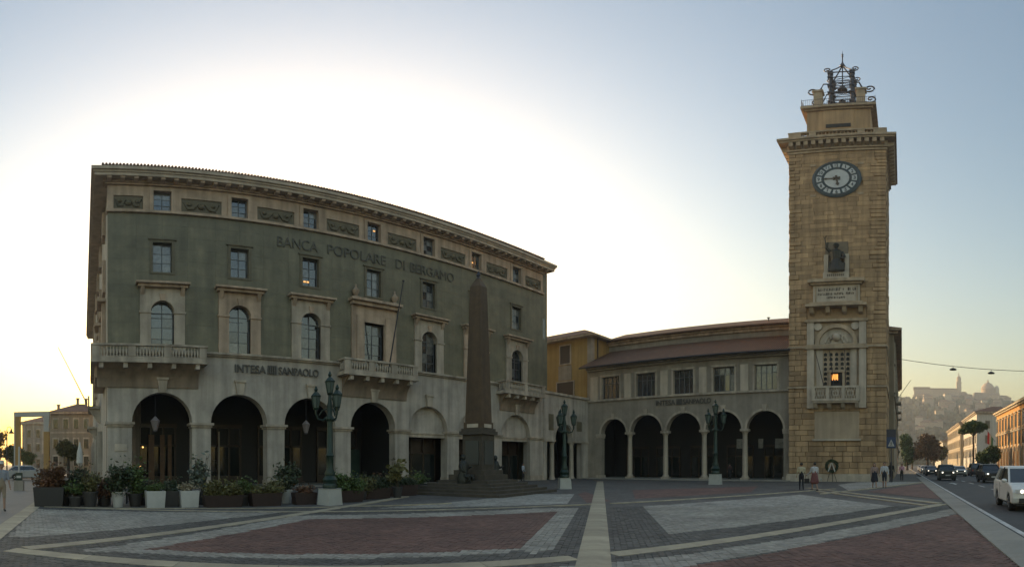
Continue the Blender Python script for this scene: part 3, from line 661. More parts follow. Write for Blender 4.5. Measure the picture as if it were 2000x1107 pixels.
def stone(mb, a, b, z0, z1, d):
    e = .004+min(.05, d*.55); k = len(mb.v)
    j = lambda: random.uniform(-.012, .012)
    mb.v += [(a, .14, z0), (b, .14, z0), (b, .14, z1), (a, .14, z1), (a+.004, .02, z0+.004), (b-.004, .02, z0+.004), (b-.004, .02, z1-.004), (a+.004, .02, z1-.004),
             (a+e+j(), -d+j(), z0+e+j()), (b-e+j(), -d+j(), z0+e+j()), (b-e+j(), -d+j(), z1-e+j()), (a+e+j(), -d+j(), z1-e+j())]
    mb.f += [(k+8, k+9, k+10, k+11)]+[(k+q+(i), k+q+(i+1) % 4, k+q+4+(i+1) % 4, k+q+4+i) for q in (0, 4) for i in range(4)]
for ri, (z0, z1) in enumerate(rows):
    q = .55 if ri % 2 else 1.05
    xs = [TX0-random.uniform(0, .08)]; x = TX0+q*random.uniform(.9, 1.2); xs.append(x)
    while x < TX1-1.6: x += random.uniform(.7, 1.5); xs.append(min(x, TX1-.8))
    xs.append(TX1+random.uniform(0, .08))
    for k, (a, b) in enumerate(zip(xs, xs[1:])):
        if b-a < .15: continue
        edge = k == 0 or k == len(xs)-2
        smooth_zone = z0 > 16 and not edge
        g_ = .001 if smooth_zone else .005; rc = [(a+g_, b-g_, z0+g_, z1-g_)]
        for h in BLK: rc = rsub(rc, h)
        if hypot((a+b)/2-TC, (z0+z1)/2-31.5) < 1.9: rc = []
        for r in rc: stones.append((r, random.uniform(.0, .02) if smooth_zone else random.uniform(.01, .06) if z0 < 16 else random.uniform(.02, .1)))
stones.sort(key=lambda s: s[0][2])
big = [s for s in stones if (s[0][1]-s[0][0])*(s[0][3]-s[0][2]) > .12]
first = big[:300]; fs = set(id(s) for s in first)
for r, d in first:
    mb = MB(); stone(mb, *r, d); mb.obj('ashlar_stone', TOWER, tw)
mb = MB()
for s in stones:
    if id(s) not in fs: stone(mb, *s[0], s[1])
stuff(mb.obj('ashlar_stones', TOWERS, tw))
# right and left flanks: quoined courses
mb = MB()
for ri, (z0, z1) in enumerate(rows):
    y = 0.02
    while y < 9.2:
        l = random.uniform(.6, 1.5); d = random.uniform(.0, .09)
        mb.box(TX1-.15, TX1+d, y+.14 if y < .1 else y+.01, min(y+l, 9.2), z0+.012, z1-.012); mb.box(TX0-d, TX0+.15, y+.14 if y < .1 else y+.01, min(y+l, 9.2), z0+.012, z1-.012); y += l
stuff(mb.obj('flank_stones', TOWERS, tw))
MB().box(TX0-.25, TX1+.25, -.3, 9.3, 0, .55).box(TX0-.18, TX1+.18, -.22, 9.3, .55, .72).obj('base_course', MARBLE, tw)
for z in (8.86, 12.78):
    MB().box(TX0-.14, TC-2.8, -.16, 9.3, z, z+.2).obj('string_course', TRIM, tw); MB().box(TC+2.8, TX1+.14, -.16, 9.3, z, z+.2).obj('string_course', TRIM, tw)
# great cornice
MB().box(TX0-.15, TX1+.15, -.15, 9.35, ZT-.5, ZT-.2).box(TX0-.3, TX1+.3, -.3, 9.5, ZT-.2, ZT).obj('bed_moulding', TRIM, tw)
MB().box(TX0-.2, TX1+.2, -.2, 9.4, ZT, ZT+.8).obj('cornice_frieze', TRIM, tw)
brk = MB().pyz([(0, .05), (-.55, .25), (-.6, .75), (0, .75)], -.2, .2).mesh('corbel', TRIM)
for k in range(13): link('corbel', brk, tw, (TX0+.3+(TX1-TX0-.6)*k/12, -.2, ZT))
brs = MB().pxz([(0, .05), (.55, .25), (.6, .75), (0, .75)], -.2, .2).mesh('corbel', TRIM)
for k in range(12):
    link('corbel', brs, tw, (TX1+.2, .4+8.4*k/11, ZT)); o = link('corbel', brs, tw, (TX0-.2, .4+8.4*k/11, ZT)); o.rotation_euler.z = pi
MB().box(TX0-.85, TX1+.85, -.85, 10.05, ZT+.78, ZT+1.02).box(TX0-1.0, TX1+1.0, -1.0, 10.2, ZT+1.02, ZT+1.3).obj('cornice', TRIM, tw)
Z1 = ZT+1.3
# parapet with balusters
MB().box(TX0-.1, TX1+.1, -.1, .35, Z1, Z1+.25).box(TX0-.1, TX1+.1, -.15, .4, Z1+1.1, Z1+1.3).box(TX0-.1, TX0+.35, .35, 9.3, Z1, Z1+1.3).box(TX1-.35, TX1+.1, .35, 9.3, Z1, Z1+1.3).obj('parapet', TRIM, tw)
for x, w in ((TX0+.55, .6), (TC-2.3, .35), (TC+2.3, .35), (TX1-.55, .6)): MB().box(x-w, x+w, -.12, .36, Z1+.25, Z1+1.1).obj('parapet_pedestal', TRIM, tw)
blt = MB().lathe([(.09, 0), (.09, .08), (.05, .15), (.13, .4), (.05, .7), (.09, .78), (.09, .86)], 0, 0, 8).mesh('baluster', TRIM, 40)
for a, b in ((TX0+1.15, TC-2.65), (TC-1.95, TC+1.95), (TC+2.65, TX1-1.15)):
    m_ = max(1, round((b-a)/.36))
    for k in range(m_): link('baluster', blt, tw, (a+(b-a)*(k+.5)/m_, .12, Z1+.25))
# upper block
U0, U1, UY0, UY1 = TC-3.1, TC+3.1, 1.3, 7.9; ZU = Z1+6.0
MB().box(U0, U1, UY0, UY1, Z1, ZU-.4).box(U0+1.6, U1-1.6, UY0-.12, UY0+.1, Z1+1.2, ZU-.7).obj('upper_block', TOWER, tw)
MB().box(TC-1.2, TC+1.2, UY0-.2, UY0, Z1+2.6, Z1+3.1).obj('block_slot', DARK, tw)
MB().box(U0-.25, U1+.25, UY0-.25, UY1+.25, ZU-.6, ZU-.35).box(U0-.55, U1+.55, UY0-.55, UY1+.55, ZU-.35, ZU).obj('upper_cornice', TRIM, tw)
for sx in (-1, 1):
    for y in (UY0+.4, UY1-1.4):
        x = TC+sx*2.1
        MB().box(x-.42, x+.42, y, y+.85, ZU, ZU+3.0).box(x-.55, x+.55, y-.12, y+.97, ZU+3.0, ZU+3.3).obj('corner_pier', TRIM, tw)
rl = MB()
for y in (UY0-.45, UY1+.45):
    rl.tube([(U0-.45, y, ZU+1.0), (U1+.45, y, ZU+1.0)], .025, 5); rl.tube([(U0-.45, y, ZU+.12), (U1+.45, y, ZU+.12)], .02, 5)
    for k in range(36): rl.tube([(U0-.45+(U1-U0+.9)*k/35, y, ZU), (U0-.45+(U1-U0+.9)*k/35, y, ZU+(1.15 if k in (0, 35) else 1.0))], .028 if k in (0, 35) else .014, 4)
for x in (U0-.45, U1+.45):
    rl.tube([(x, UY0-.45, ZU+1.0), (x, UY1+.45, ZU+1.0)], .025, 5)
    for k in range(36): rl.tube([(x, UY0-.45+(UY1-UY0+.9)*k/35, ZU), (x, UY0-.45+(UY1-UY0+.9)*k/35, ZU+1.0)], .014, 4)
rl.obj('railing', IRON, tw)
# wrought iron bell cage
cg = MB(); cy = (UY0+UY1)/2; h0, h1, h2, h3 = ZU, ZU+5.4, ZU+8.0, ZU+10
P4 = [(TC+sx*1.1, cy+sy*1.1) for sx in (-1, 1) for sy in (-1, 1)]
for x, y in P4:
    cg.tube([(x, y, h0), (x, y, h2)], .17, 7)
    for z in (h0+1.2, h0+2.6, h1-1.2, h1, h2-1.0, h2-.3, h2): cg.box(x-.27, x+.27, y-.27, y+.27, z-.12, z+.12)
for z, r in ((h0+.9, .05), (h0+1.9, .07), (h0+2.8, .07), (h1-1.2, .12), (h1-.5, .06), (h1, .07), (h1+.9, .07), (h1+1.7, .06), (h2, .09)):
    for (a, b) in ((0, 1), (1, 3), (3, 2), (2, 0)): cg.tube([(*P4[a], z), (*P4[b], z)], r, 5)
for (a, b) in ((0, 2), (1, 3)):
    for z in (h0+.2, h0+1.0, h0+1.9, h1, h1+.9):
        cg.tube([(*P4[a], z), (*P4[b], z+.8)], .045, 4); cg.tube([(*P4[b], z), (*P4[a], z+.8)], .045, 4)
    for k in range(1, 6):
        x = P4[a][0]+(P4[b][0]-P4[a][0])*k/6; cg.tube([(x, P4[a][1], h0), (x, P4[a][1], h0+1.0)], .025, 4); cg.ring(x, h1+.45, .12, .17, P4[a][1]-.02, P4[a][1]+.02, 10)
for x, y in P4:                                    # crown ribs and scrolls
    dx, dy = (x-TC)/1.1, (y-cy)/1.1
    cg.tube([(x, y, h2), (x-.1*dx, y-.1*dy, h2+.5), (x-.55*dx, y-.55*dy, h2+1.2), (x-.8*dx, y-.8*dy, h2+1.7), (TC+.1*dx, cy+.1*dy, h2+2.1)], .085, 6)
    sp = [(x+.15*dx, y, h2)]+[(x+.42*dx*0+dx*(.28+(.42-.03*k)*cos(-pi/2+k*.7)), y, h2+.55+(.42-.03*k)*sin(-pi/2+k*.7)) for k in range(12)]
    cg.tube(sp, .085, 5)
    pts = [(x, y, h1+.4), (x+.7*dx, y, h1+.5), (x+.95*dx, y, h1-.3), (x+1.15*dx, y, h1-1.15), (x+1.7*dx, y, h1-1.3)]
    pts += [(x+dx*(1.75+(.6-.045*k)*cos(-pi/2+k*.65)), y, h1-.7+(.6-.045*k)*sin(-pi/2+k*.65)) for k in range(13)]
    cg.tube(pts, .1, 6)
    cg.tube([(x, y, h1-.9), (x+2.0*dx, y, h1-1.3)], .035, 4); cg.tube([(x, y, h0+1.6), (x+1.2*dx, y, h0+1.9)], .035, 4)
cg.tube([(TC, cy, h1), (TC, cy, h2+2.2)], .07, 6)
cg.obj('bell_cage', IRON, tw)
MB().lathe([(.02, h2+2.0), (.24, h2+2.05), (.32, h2+2.2), (.14, h2+2.7), (.07, h2+3.0), (.06, h2+4.0), (.1, h2+4.05), (.12, h2+4.15), (.05, h2+4.3), (.13, h2+4.45), (.03, h2+4.7), (.01, h2+5.3)], TC, cy, 8).obj('finial', IRON, tw, smooth=40)
for z, r in ((h1-2.6, .62), (h1+.2, .5), (h0+.1, .7)):
    MB().lathe([(r*1.05, z), (r*.85, z+.12), (r*.66, z+r*.9), (r*.55, z+r*1.3), (r*.2, z+r*1.55), (.06, z+r*1.9)], TC, cy, 14).obj('bell', BELLM, tw, smooth=40)
# clock
ck = MB().lathey([(2.35, -.04), (2.35, -.12), (2.15, -.2), (2.08, -.14), (2.08, .12)], TC, 31.5, 40).obj('clock', DIALG, tw)
MB().lathey([(1.2, -.17), (1.2, -.05)], TC, 31.5, 32).obj('clock_face', DIALW, ck)
MB().lathey([(2.08, -.145), (2.08, -.04)], TC, 31.5, 40).obj('dial_ring', DIALG, ck)
MB().ring(TC, 31.5, 1.2, 1.3, -.2, -.1, 32).obj('inner_ring', DIALG, ck)
hm = MB().ring(0, 0, 1.45, 1.93, -.19, -.1, 5, pi/2-.195, pi/2+.195).mesh('hour_tile', DIALW)
for k in range(12):
    a = -2*pi*k/12
    t = link('hour_tile', hm, ck, (TC, 0, 31.5)); t.rotation_euler.y = -a
    n_ = str(k or 12); w = .3 if len(n_) == 2 else .2
    if n_ in '1': w = .09
    ca_, sa_ = pi/2+a, 1.7
    lettering(n_, w*1.1, .4, DIALG, ck, (TC+sa_*cos(ca_)-w*.55, -.21, 31.5+sa_*sin(ca_)-.2), .03, name='hour_numeral', bold=.015)
def hand(a, l, w, nm):
    d = Vector((cos(a), 0, sin(a))); p = Vector((-sin(a), 0, cos(a))); c = Vector((TC, 0, 31.5)); mb = MB()
    pts = [c-d*.35-p*w, c-d*.35+p*w, c+d*l*.6+p*w*.7, c+d*l*.75+p*w*1.6, c+d*l, c+d*l*.75-p*w*1.6, c+d*l*.6-p*w*.7]
    mb.pxz([(q.x, q.z) for q in pts], -.27, -.22).obj(nm, INK, ck)
hand(pi, 1.35, .06, 'minute_hand'); hand(pi/2-2*pi*(5.75/12), .95, .11, 'hour_hand')
MB().pxz([(TC+(.42 if k % 2 else .2)*cos(k*pi/6), 31.5+(.42 if k % 2 else .2)*sin(k*pi/6)) for k in range(12)], -.22, -.16).obj('hand_boss', INK, ck)
for sx in (-2.25, 2.25):
    for sz in (-1.95, 1.95): MB().box(TC+sx-.28, TC+sx+.28, -.07, .1, 31.5+sz-.14, 31.5+sz+.14).obj('clock_boss', TRIM, tw)
# statue niche
MB().box(NICH[0]+.0, NICH[1], -.02, .16, 22.3, 23.9).obj('niche_panel', mat('niche_bronze', (.19, .15, .095), .6, (.13, .105, .07), 3), tw)
for sx in (-1, 1): MB().box(TC+sx*.98-.2, TC+sx*.98+.2, -.3, .16, 20.3, 22.4).obj('niche_jamb', MARBLE, tw)
pdl = MB().box(TC-1.2, TC+1.2, -.75, .1, 19.62, 20.3).obj('statue_pedestal', MARBLE, tw)
rw = MB()
for k in range(9): rw.box(TC-.8+k*.18, TC-.7+k*.18, -.775, -.74, 19.85, 20.08)
rw.obj('inscription', INK, pdl)
st = MB()
def cap(p0, p1, r0, r1): st.tube([p0, tuple((a*.5+b*.5) for a, b in zip(p0, p1)), p1], [r0, (r0+r1)/2*1.05, r1], 8)
st.lathe([(.62, 20.3), (.66, 20.5), (.55, 21.0), (.46, 21.4), (.40, 21.7), (.46, 22.2), (.5, 22.5), (.32, 22.75), (.13, 22.85), (.12, 23.0)], TC, -.35, 12)
st.ball((TC, -.38, 23.22), .21, 10, 8, 1.2); st.lathe([(.25, 23.28), (.25, 23.33), (.2, 23.45), (.03, 23.62)], TC, -.38, 10)
cap((TC-.42, -.35, 22.55), (TC-.72, -.55, 22.95), .15, .11); cap((TC-.72, -.55, 22.95), (TC-.62, -.6, 23.55), .11, .08)
st.tube([(TC-.72, -.62, 22.9), (TC-.85, -.62, 24.1), (TC-.72, -.62, 24.35)], .04, 5); st.tube([(TC-.95, -.62, 24.2), (TC-.85, -.62, 24.05), (TC-.7, -.62, 24.2)], .03, 5)
cap((TC+.42, -.35, 22.5), (TC+.65, -.5, 21.95), .15, .12); cap((TC+.65, -.5, 21.95), (TC+.4, -.8, 21.7), .12, .08)
st.pxz([(TC+.25, 21.4), (TC+.75, 21.1), (TC+.7, 20.4), (TC+.2, 20.35)], -.9, -.75)
for k in range(9): st.tube([(TC-.5+k*.12, -.78-.06*(k % 2), 20.35), (TC-.42+k*.1, -.68, 21.3)], .07, 5)
st.v = [(TC+(x-TC)*1.22, y-.12, z) for x, y, z in st.v]
tag(st.obj('statue', STATUE, None), 'dark bronze standing figure with a raised staff in the tower niche', 'statue')
stt = bpy.data.objects['statue']; stt.location = (48.2, 0, 0); stt.rotation_euler.z = -pi/2
# inscription tablet and brackets
MB().box(TC-2.65, TC+2.65, -.85, .12, 19.3, 19.62).box(TC-2.4, TC+2.4, -.6, .12, 19.1, 19.3).obj('tablet_cornice', TRIM, tw)
tb = MB().box(TC-2.2, TC+2.2, -.32, .1, 17.25, 19.1).obj('tablet', MARBLE, tw)
MB().box(TC-2.0, TC-1.9, -.4, -.3, 17.4, 18.95).obj('tablet_frame', TRIM, tb); MB().box(TC+1.9, TC+2.0, -.4, -.3, 17.4, 18.95).obj('tablet_frame', TRIM, tb)
def scribble(parent, x0, x1, z, h, y):
    m = MB(); x = x0
    while x < x1:
        w = random.uniform(.05, .13)
        if random.random() > .14: m.box(x, x+w*.45, y-.012, y+.02, z, z+h); m.box(x, x+w, y-.012, y+.02, z+h*random.choice((0, .42, .84)), z+h*random.choice((.16, .55, 1)))
        x += w+.06
    stuff(m.obj('inscription', INK, parent))
scribble(tb, TC-1.7, TC+1.75, 18.45, .3, -.33); scribble(tb, TC-1.75, TC+1.6, 18.02, .26, -.33); scribble(tb, TC-.9, TC+1.0, 17.66, .2, -.33)
MB().box(TC-2.85, TC+2.85, -1.0, .12, 16.75, 17.0).box(TC-2.5, TC+2.5, -.7, .12, 17.0, 17.25).obj('bracket_shelf', TRIM, tw)
for x in (-2.3, -.77, .77, 2.3): MB().pyz([(.1, 15.95), (-.55, 16.2), (-.8, 16.75), (.1, 16.75)], TC+x-.2, TC+x+.2).obj('shelf_bracket', TRIM, tw)
MB().box(TC-2.8, TC+2.8, -.1, .12, 15.4, 16.75).obj('bracket_ground', TOWERC, tw)
MB().box(TC-2.95, TC+2.95, -.5, .1, 15.3, 15.55).obj('aedicule_top', TRIM, tw)
# aedicule
ae = MB().box(TC-2.8, TC+2.8, -.06, .12, 6.9, 15.3).obj('aedicule', TRIM, tw)
for sx in (-1, 1):
    MB().box(TC+sx*2.45-.33, TC+sx*2.45+.33, -.38, -.05, 6.9, 12.6).obj('pilaster', MARBLE, ae)
    MB().box(TC+sx*2.45-.33, TC+sx*2.45+.33, -.38, -.05, 13.05, 15.3).obj('pilaster', MARBLE, ae)
    MB().box(TC+sx*1.6-.3, TC+sx*1.6+.3, -.2, -.05, 8.9, 12.6).obj('inner_pilaster', MARBLE, ae)
    MB().lathey([(.38, -.3), (.38, -.05)], TC+sx*1.75, 14.85, 14).obj('roundel', MARBLE, ae)
MB().box(TC-2.95, TC+2.95, -.52, -.04, 12.6, 12.82).box(TC-2.85, TC+2.85, -.45, -.04, 12.82, 13.05).obj('entablature', TRIM, ae)
MB().ring(TC, 13.05, 1.62, 2.0, -.42, -.04, 24, 0, pi).obj('archivolt', TRIM, ae)
MB().ring(TC, 13.05, .02, 1.62, -.14, -.05, 20, 0, pi).obj('lunette', MARBLE, ae)
MB().ring(TC, 13.05, 1.0, 1.15, -.26, -.12, 18, .15, pi-.15).ball((TC, -.2, 13.75), .42, 10, 8, .9).tube([(TC-.7, -.2, 13.2), (TC-.5, -.22, 13.6), (TC-.6, -.2, 14.1)], .1, 6).tube([(TC+.7, -.2, 13.2), (TC+.5, -.22, 13.6), (TC+.6, -.2, 14.1)], .1, 6).obj('relief', MARBLE, ae, smooth=50)
scr = MB().box(TC-1.3, TC+1.3, -.1, -.05, 8.9, 12.4).obj('screen_ground', TRIM, ae)
for r in range(7):
    for k in range(5):
        x = TC-1.06+k*.53; zc = 9.25+r*.47
        if abs(x-TC) < .75 and zc < 10.4: continue
        MB().pxz([(x-.15, zc-.15), (x+.15, zc-.15), (x+.15, zc+.1), (x, zc+.2), (x-.15, zc+.1)], -.115, -.09).obj('screen_opening', DARK, scr)
MB().box(TC-.75, TC-.55, -.3, -.05, 8.9, 10.3).box(TC+.55, TC+.75, -.3, -.05, 8.9, 10.3).box(TC-.9, TC+.9, -.35, -.05, 10.3, 10.55).obj('door_frame', TRIM, ae)
MB().box(TC-.55, TC+.55, -.13, -.05, 8.9, 10.3).obj('door', DARK, ae)
ln = MB()
for k in range(5): ln.box(TC-.42+k*.12, TC-.36+k*.12, -.2, -.14, 9.55+.1*(k % 2), 10.15)
lo = thing('votive_lamp', 'small lit orange lamp in the doorway of the tower balcony', 'lamp', (48.2, 0, 0), -pi/2)
ln.obj('flame_glass', mat('lamp_glow', (.8, .35, .1), .5, emit=(1, .36, .07), estr=1.1), lo)
MB().box(TC-.48, TC+.2, -.24, -.13, 9.45, 9.56).obj('lamp_base', IRON, lo); MB().box(TC-.45, TC+.18, -.24, -.12, 10.14, 10.22).obj('lamp_cap', IRON, lo)
bl = MB().box(TC-2.2, TC+2.2, -1.05, .1, 7.5, 7.72).box(TC-2.1, TC+2.1, -.95, .1, 7.34, 7.5).obj('balcony', MARBLE, tw)
MB().box(TC-2.2, TC+2.2, -1.05, -.82, 8.72, 8.9).box(TC-2.2, TC-1.98, -.82, .1, 8.72, 8.9).box(TC+1.98, TC+2.2, -.82, .1, 8.72, 8.9).obj('balcony_rail', MARBLE, bl)
for x in (-2.05, -.72, .72, 2.05): MB().box(TC+x-.15, TC+x+.15, -1.04, -.84, 7.72, 8.72).obj('pedestal', MARBLE, bl)
for x in (-1.385, 0, 1.385):
    m = MB()
    for k in range(5):
        u = x-.5+k*.25; m.tube([(TC+u-.12, -.93, 7.74), (TC+u+.12, -.93, 8.7)], .035, 4); m.tube([(TC+u+.12, -.93, 7.74), (TC+u-.12, -.93, 8.7)], .035, 4)
    m.ring(TC+x, 8.22, .2, .28, -.98, -.88, 12); m.obj('lattice_panel', MARBLE, bl)
for x in (-1.95, -.65, .65, 1.95): MB().pyz([(.1, 6.75), (-.5, 6.95), (-.85, 7.34), (.1, 7.34)], TC+x-.18, TC+x+.18).obj('balcony_bracket', MARBLE, bl)
MB().box(TC-2.12, TC+2.12, -.02, .12, 4.0, 6.6).obj('memorial_plaque', PLAQUE, tw)
MB().box(TC-2.3, TC+2.3, -.28, .1, 3.82, 4.0).obj('plaque_sill', MARBLE, tw)
for k, (x0, x1) in enumerate(((-1.05, -1.75), (-.1, -.45), (.95, .95))):
    tag(MB().tube([(48.2-(-.0)-.95, -(TC+x0), 8.75), (48.2-1.9, -(TC+x1), 12.1)], [.04, .025], 6).obj('flagpole', IRON), ('bare flagpole on the tower balcony, the most steeply tilted one', 'bare flagpole at the middle of the tower balcony', 'upright bare flagpole at the street end of the tower balcony')[k], 'flagpole')
# wreath on its stand
wr = thing('wreath', 'dark green laurel wreath with pale ribbons on a stand before the tower', 'wreath', (47.3, 6.5, 0), -pi/2)
lm = MB()
for k in range(520):
    a = random.uniform(0, 2*pi); leaves(lm, (.5*cos(a), random.uniform(-.08, .08), 1.45+.5*sin(a)), .14, .1, .14, 1, .09)
leafobj(lm, 'foliage', LEAF5, wr)
MB().ring(0, 1.45, .38, .62, -.05, .05, 20).obj('straw_ring', LEAF5, wr)
MB().tube([(-.45, .05, 0), (0, .02, 1.5)], .025, 5).tube([(.45, .05, 0), (0, .02, 1.5)], .025, 5).tube([(0, .6, 0), (0, .05, 1.5)], .025, 5).obj('stand', IRON, wr)
for s_ in (-1, 1): MB().pxz([(0, 1.75), (.06*s_, 1.75), (s_*.36, .98), (s_*.26, .95)], -.13, -.11).obj('ribbon', mat('ribbon_white', (.55, .55, .52), .6), wr)
# ------------------------------------------------------------------ obelisk
OX, OY = 19.75, 21.15
ob = thing('obelisk', 'brown granite obelisk on a stepped base in front of the bank', 'obelisk', (OX, OY, 0), radians(14))
for k in range(5):
    h = 3.3-.42*k; MB().box(-h, h, -h, h, .15*k-(.1 if k == 0 else .0), .15*(k+1)).obj('step', OBELB, ob)
MB().box(-1.2, 1.2, -1.2, 1.2, .75, 1.05).box(-1.0, 1.0, -1.0, 1.0, 1.05, 1.3).obj('plinth', OBELB, ob)
MB().box(-.64, .64, -.64, .64, 1.3, 3.25).obj('pedestal', OBELB, ob)
for a in range(4):
    p = MB().box(-.42, .42, -.69, -.62, 1.6, 2.9).obj('pedestal_panel', mat('bronze_panel', (.06, .062, .055), .6), ob); p.rotation_euler.z = a*pi/2
MB().box(-.78, .78, -.78, .78, 3.25, 3.45).box(-.7, .7, -.7, .7, 3.45, 3.6).obj('pedestal_cornice', OBELB, ob)
MB().box(-.6, .6, -.6, .6, 3.6, 3.95).obj('shaft_foot', OBEL, ob)
for a in range(4):
    p = MB().box(-.36, .36, -.625, -.59, 3.64, 3.84).obj('name_plate', MARBLE, ob); p.rotation_euler.z = a*pi/2
MB().loft([[(s*x, s*y, z) for x, y in ((-1, -1), (1, -1), (1, 1), (-1, 1))] for s, z in ((.54, 3.95), (.34, 11.9))]).obj('shaft', OBEL, ob)
MB().loft([[(s*x, s*y, z) for x, y in ((-1, -1), (1, -1), (1, 1), (-1, 1))] for s, z in ((.34, 11.9), (.08, 12.5))]).obj('pyramidion', OBEL, ob)
MB().lathe([(.09, 12.35), (.14, 12.45), (.07, 12.55), (.13, 12.68), (.02, 12.95)], 0, 0, 8).obj('tip_ornament', IRON, ob, smooth=40)
for k, (x, y) in enumerate(((-1.65, -.1), (1.65, -.1))):       # bronze groups on the steps
    g = MB(); g.lathe([(.32, .6), (.36, .9), (.22, 1.2), (.26, 1.5), (.2, 1.75), (.09, 1.85)], x, y, 9); g.ball((x, y, 1.98), .14, 9, 7, 1.2)
    g.tube([(x-.2, y, 1.65), (x-.38, y-.1, 1.35), (x-.2, y-.3, 1.2)], [.09, .08, .05], 6).tube([(x+.2, y, 1.65), (x+.36, y-.12, 1.4), (x+.25, y-.35, 1.5)], [.09, .08, .05], 6)
    g.tube([(x-.12, y-.1, 1.0), (x-.15, y-.5, .95), (x-.15, y-.55, .6)], [.14, .12, .08], 6).tube([(x+.12, y-.1, 1.0), (x+.18, y-.5, .95), (x+.18, y-.55, .6)], [.14, .12, .08], 6)
    g.obj('seated_figure', STATUE, ob, smooth=50)

# ------------------------------------------------------------------ green candelabra lamps
lp = thing('street_lamp', 'green iron lamp with several lanterns beside the flower planters', 'lamp post', (9.15, 18.3, 0), .25, 'candelabra lamps on marble plinths')
MB().loft([[(s*x, s*y, z) for x, y in ((-1, -1), (1, -1), (1, 1), (-1, 1))] for s, z in ((.36, 0), (.35, .1), (.32, .62), (.34, .66))]).obj('plinth', PLINTH, lp)
MB().lathe([(.28, .66), (.3, .75), (.25, .85), (.3, 1.0), (.2, 1.15), (.22, 1.25), (.15, 1.4), (.15, 1.9), (.18, 1.95), (.13, 2.05), (.11, 3.3), (.16, 3.35), (.17, 3.45), (.1, 3.55), (.13, 3.9), (.08, 4.1), (.07, 4.35), (.12, 4.4)], 0, 0, 12).obj('shaft', LAMPG, lp, smooth=40)
def lantern(x, y, z):
    l = MB().lathe([(.1, z), (.13, z+.06)], x, y, 6).lathe([(.2, z+.5), (.22, z+.54), (.1, z+.68), (.05, z+.72), (.08, z+.8), (.015, z+.95)], x, y, 6)
    for k in range(6): a = k*pi/3; l.tube([(x+.11*cos(a), y+.11*sin(a), z+.05), (x+.19*cos(a), y+.19*sin(a), z+.52)], .016, 4)
    l_ = l.obj('lantern', LAMPG, lp); MB().lathe([(.1, z+.06), (.18, z+.5)], x, y, 6).obj('lantern_glass', LAMPGL, l_)
lantern(0, 0, 4.38)
for k in range(3):
    a = k*2*pi/3+.35; c, s = cos(a), sin(a)
    MB().tube([(.08*c, .08*s, 3.5), (.26*c, .26*s, 3.35), (.46*c, .46*s, 3.4), (.55*c, .55*s, 3.6), (.55*c, .55*s, 3.8)], [.05, .045, .04, .04, .05], 6).tube([(.12*c, .12*s, 3.8), (.3*c, .3*s, 3.75), (.42*c, .42*s, 3.55)], .025, 5).obj('arm', LAMPG, lp)
    lantern(.55*c, .55*s, 3.78)
dup(lp, (26.9, 20.6, 0), .9, 'green iron lamp with several lanterns before the triple opening of the low wing', 1.1)
dup(lp, (38.6, 14.6, 0), .1, 'green iron lamp with several lanterns before the slender arcade columns', 1.28)

# ------------------------------------------------------------------ cafe planters, tables and chairs
def plant(name, label, x, y, pot, leafmat, spec, kind='bush', cat='planter', rz=0, group='cafe planters'):
    t = thing(name, label, cat, (x, y, 0), rz, group)
    k, w, d, h, m = pot
    if k == 'box':
        MB().loft([[(sx*w/2*s, sy*d/2*s, z) for sx, sy in ((-1, -1), (1, -1), (1, 1), (-1, 1))] for s, z in ((.9, 0), (1, h-.04), (1, h), (.9, h), (.9, h-.08))]).obj('pot', m, t)
        MB().box(-w*.44, w*.44, -d*.44, d*.44, h-.12, h-.05).obj('soil', SOIL, t)
    else:
        MB().lathe([(w*.34, 0), (w*.42, h*.5), (w*.48, h-.06), (w*.52, h-.06), (w*.52, h), (w*.44, h), (w*.42, h-.08)], 0, 0, 16).obj('pot', m, t, smooth=40)
        MB().lathe([(w*.43, h-.1), (w*.43, h-.06)], 0, 0, 12).obj('soil', SOIL, t)
    mb = MB(); st_ = MB()
    for (cx, cy, cz, rx, ry, rz_, n, s) in spec:
        for q in range(max(5, n//48)):
            a = random.uniform(0, 2*pi); rr = random.uniform(0, .75)
            leaves(mb, (cx+rx*rr*cos(a), cy+ry*rr*sin(a), h+cz*.9+random.uniform(-.6, .6)*rz_), rx*.58, ry*.58, rz_*.56, 90, s*.95, .1)
        leaves(mb, (cx, cy, h+cz+rz_*.25), rx*1.25, ry*1.25, rz_*1.3, 40, s*1.1, .75, -.2)
        for q in range(9):
            a = random.uniform(0, 2*pi); st_.tube([(cx*.3, cy*.3, h-.1), (cx+rx*.7*cos(a), cy+ry*.7*sin(a), h+cz+rz_*random.uniform(.3, 1.2))], [.018, .006], 4)
    leafobj(mb, 'foliage', leafmat, t); st_.obj('stem', BARK, t)
    return t
def B_(w, d, h, m): return ('box', w, d, h, m)
def R_(w, h, m): return ('round', w, w, h, m)
plant('planter', 'large dark planter with a rust red bush at the pavement end of the cafe', -1.55, 19.6, B_(1.15, .9, .75, POTD), LEAF3, [(0, 0, .3, .65, .5, .45, 900, .075), (.3, 0, .5, .4, .4, .3, 300, .07)])
plant('planter', 'black round pot with a yellowish flowering plant before the cafe chairs', .0, 19.3, R_(.62, .6, POTD), LEAF2, [(0, 0, .3, .4, .4, .42, 700, .06)])
plant('planter', 'tall dark bush behind the cafe chairs next to the red bush', -.35, 20.6, R_(.6, .55, POTD), LEAF5, [(0, 0, .5, .55, .5, .55, 1000, .07)])
plant('planter', 'pale round pot with a dark brown leafy bush', 1.05, 19.4, R_(.52, .58, POTW), LEAF5, [(0, 0, .5, .5, .45, .6, 900, .07)])
plant('planter', 'bright green bushy plant in a dark pot between pale pots', 1.72, 19.7, R_(.6, .5, POTD), LEAF1, [(0, 0, .5, .5, .45, .62, 1200, .065)])
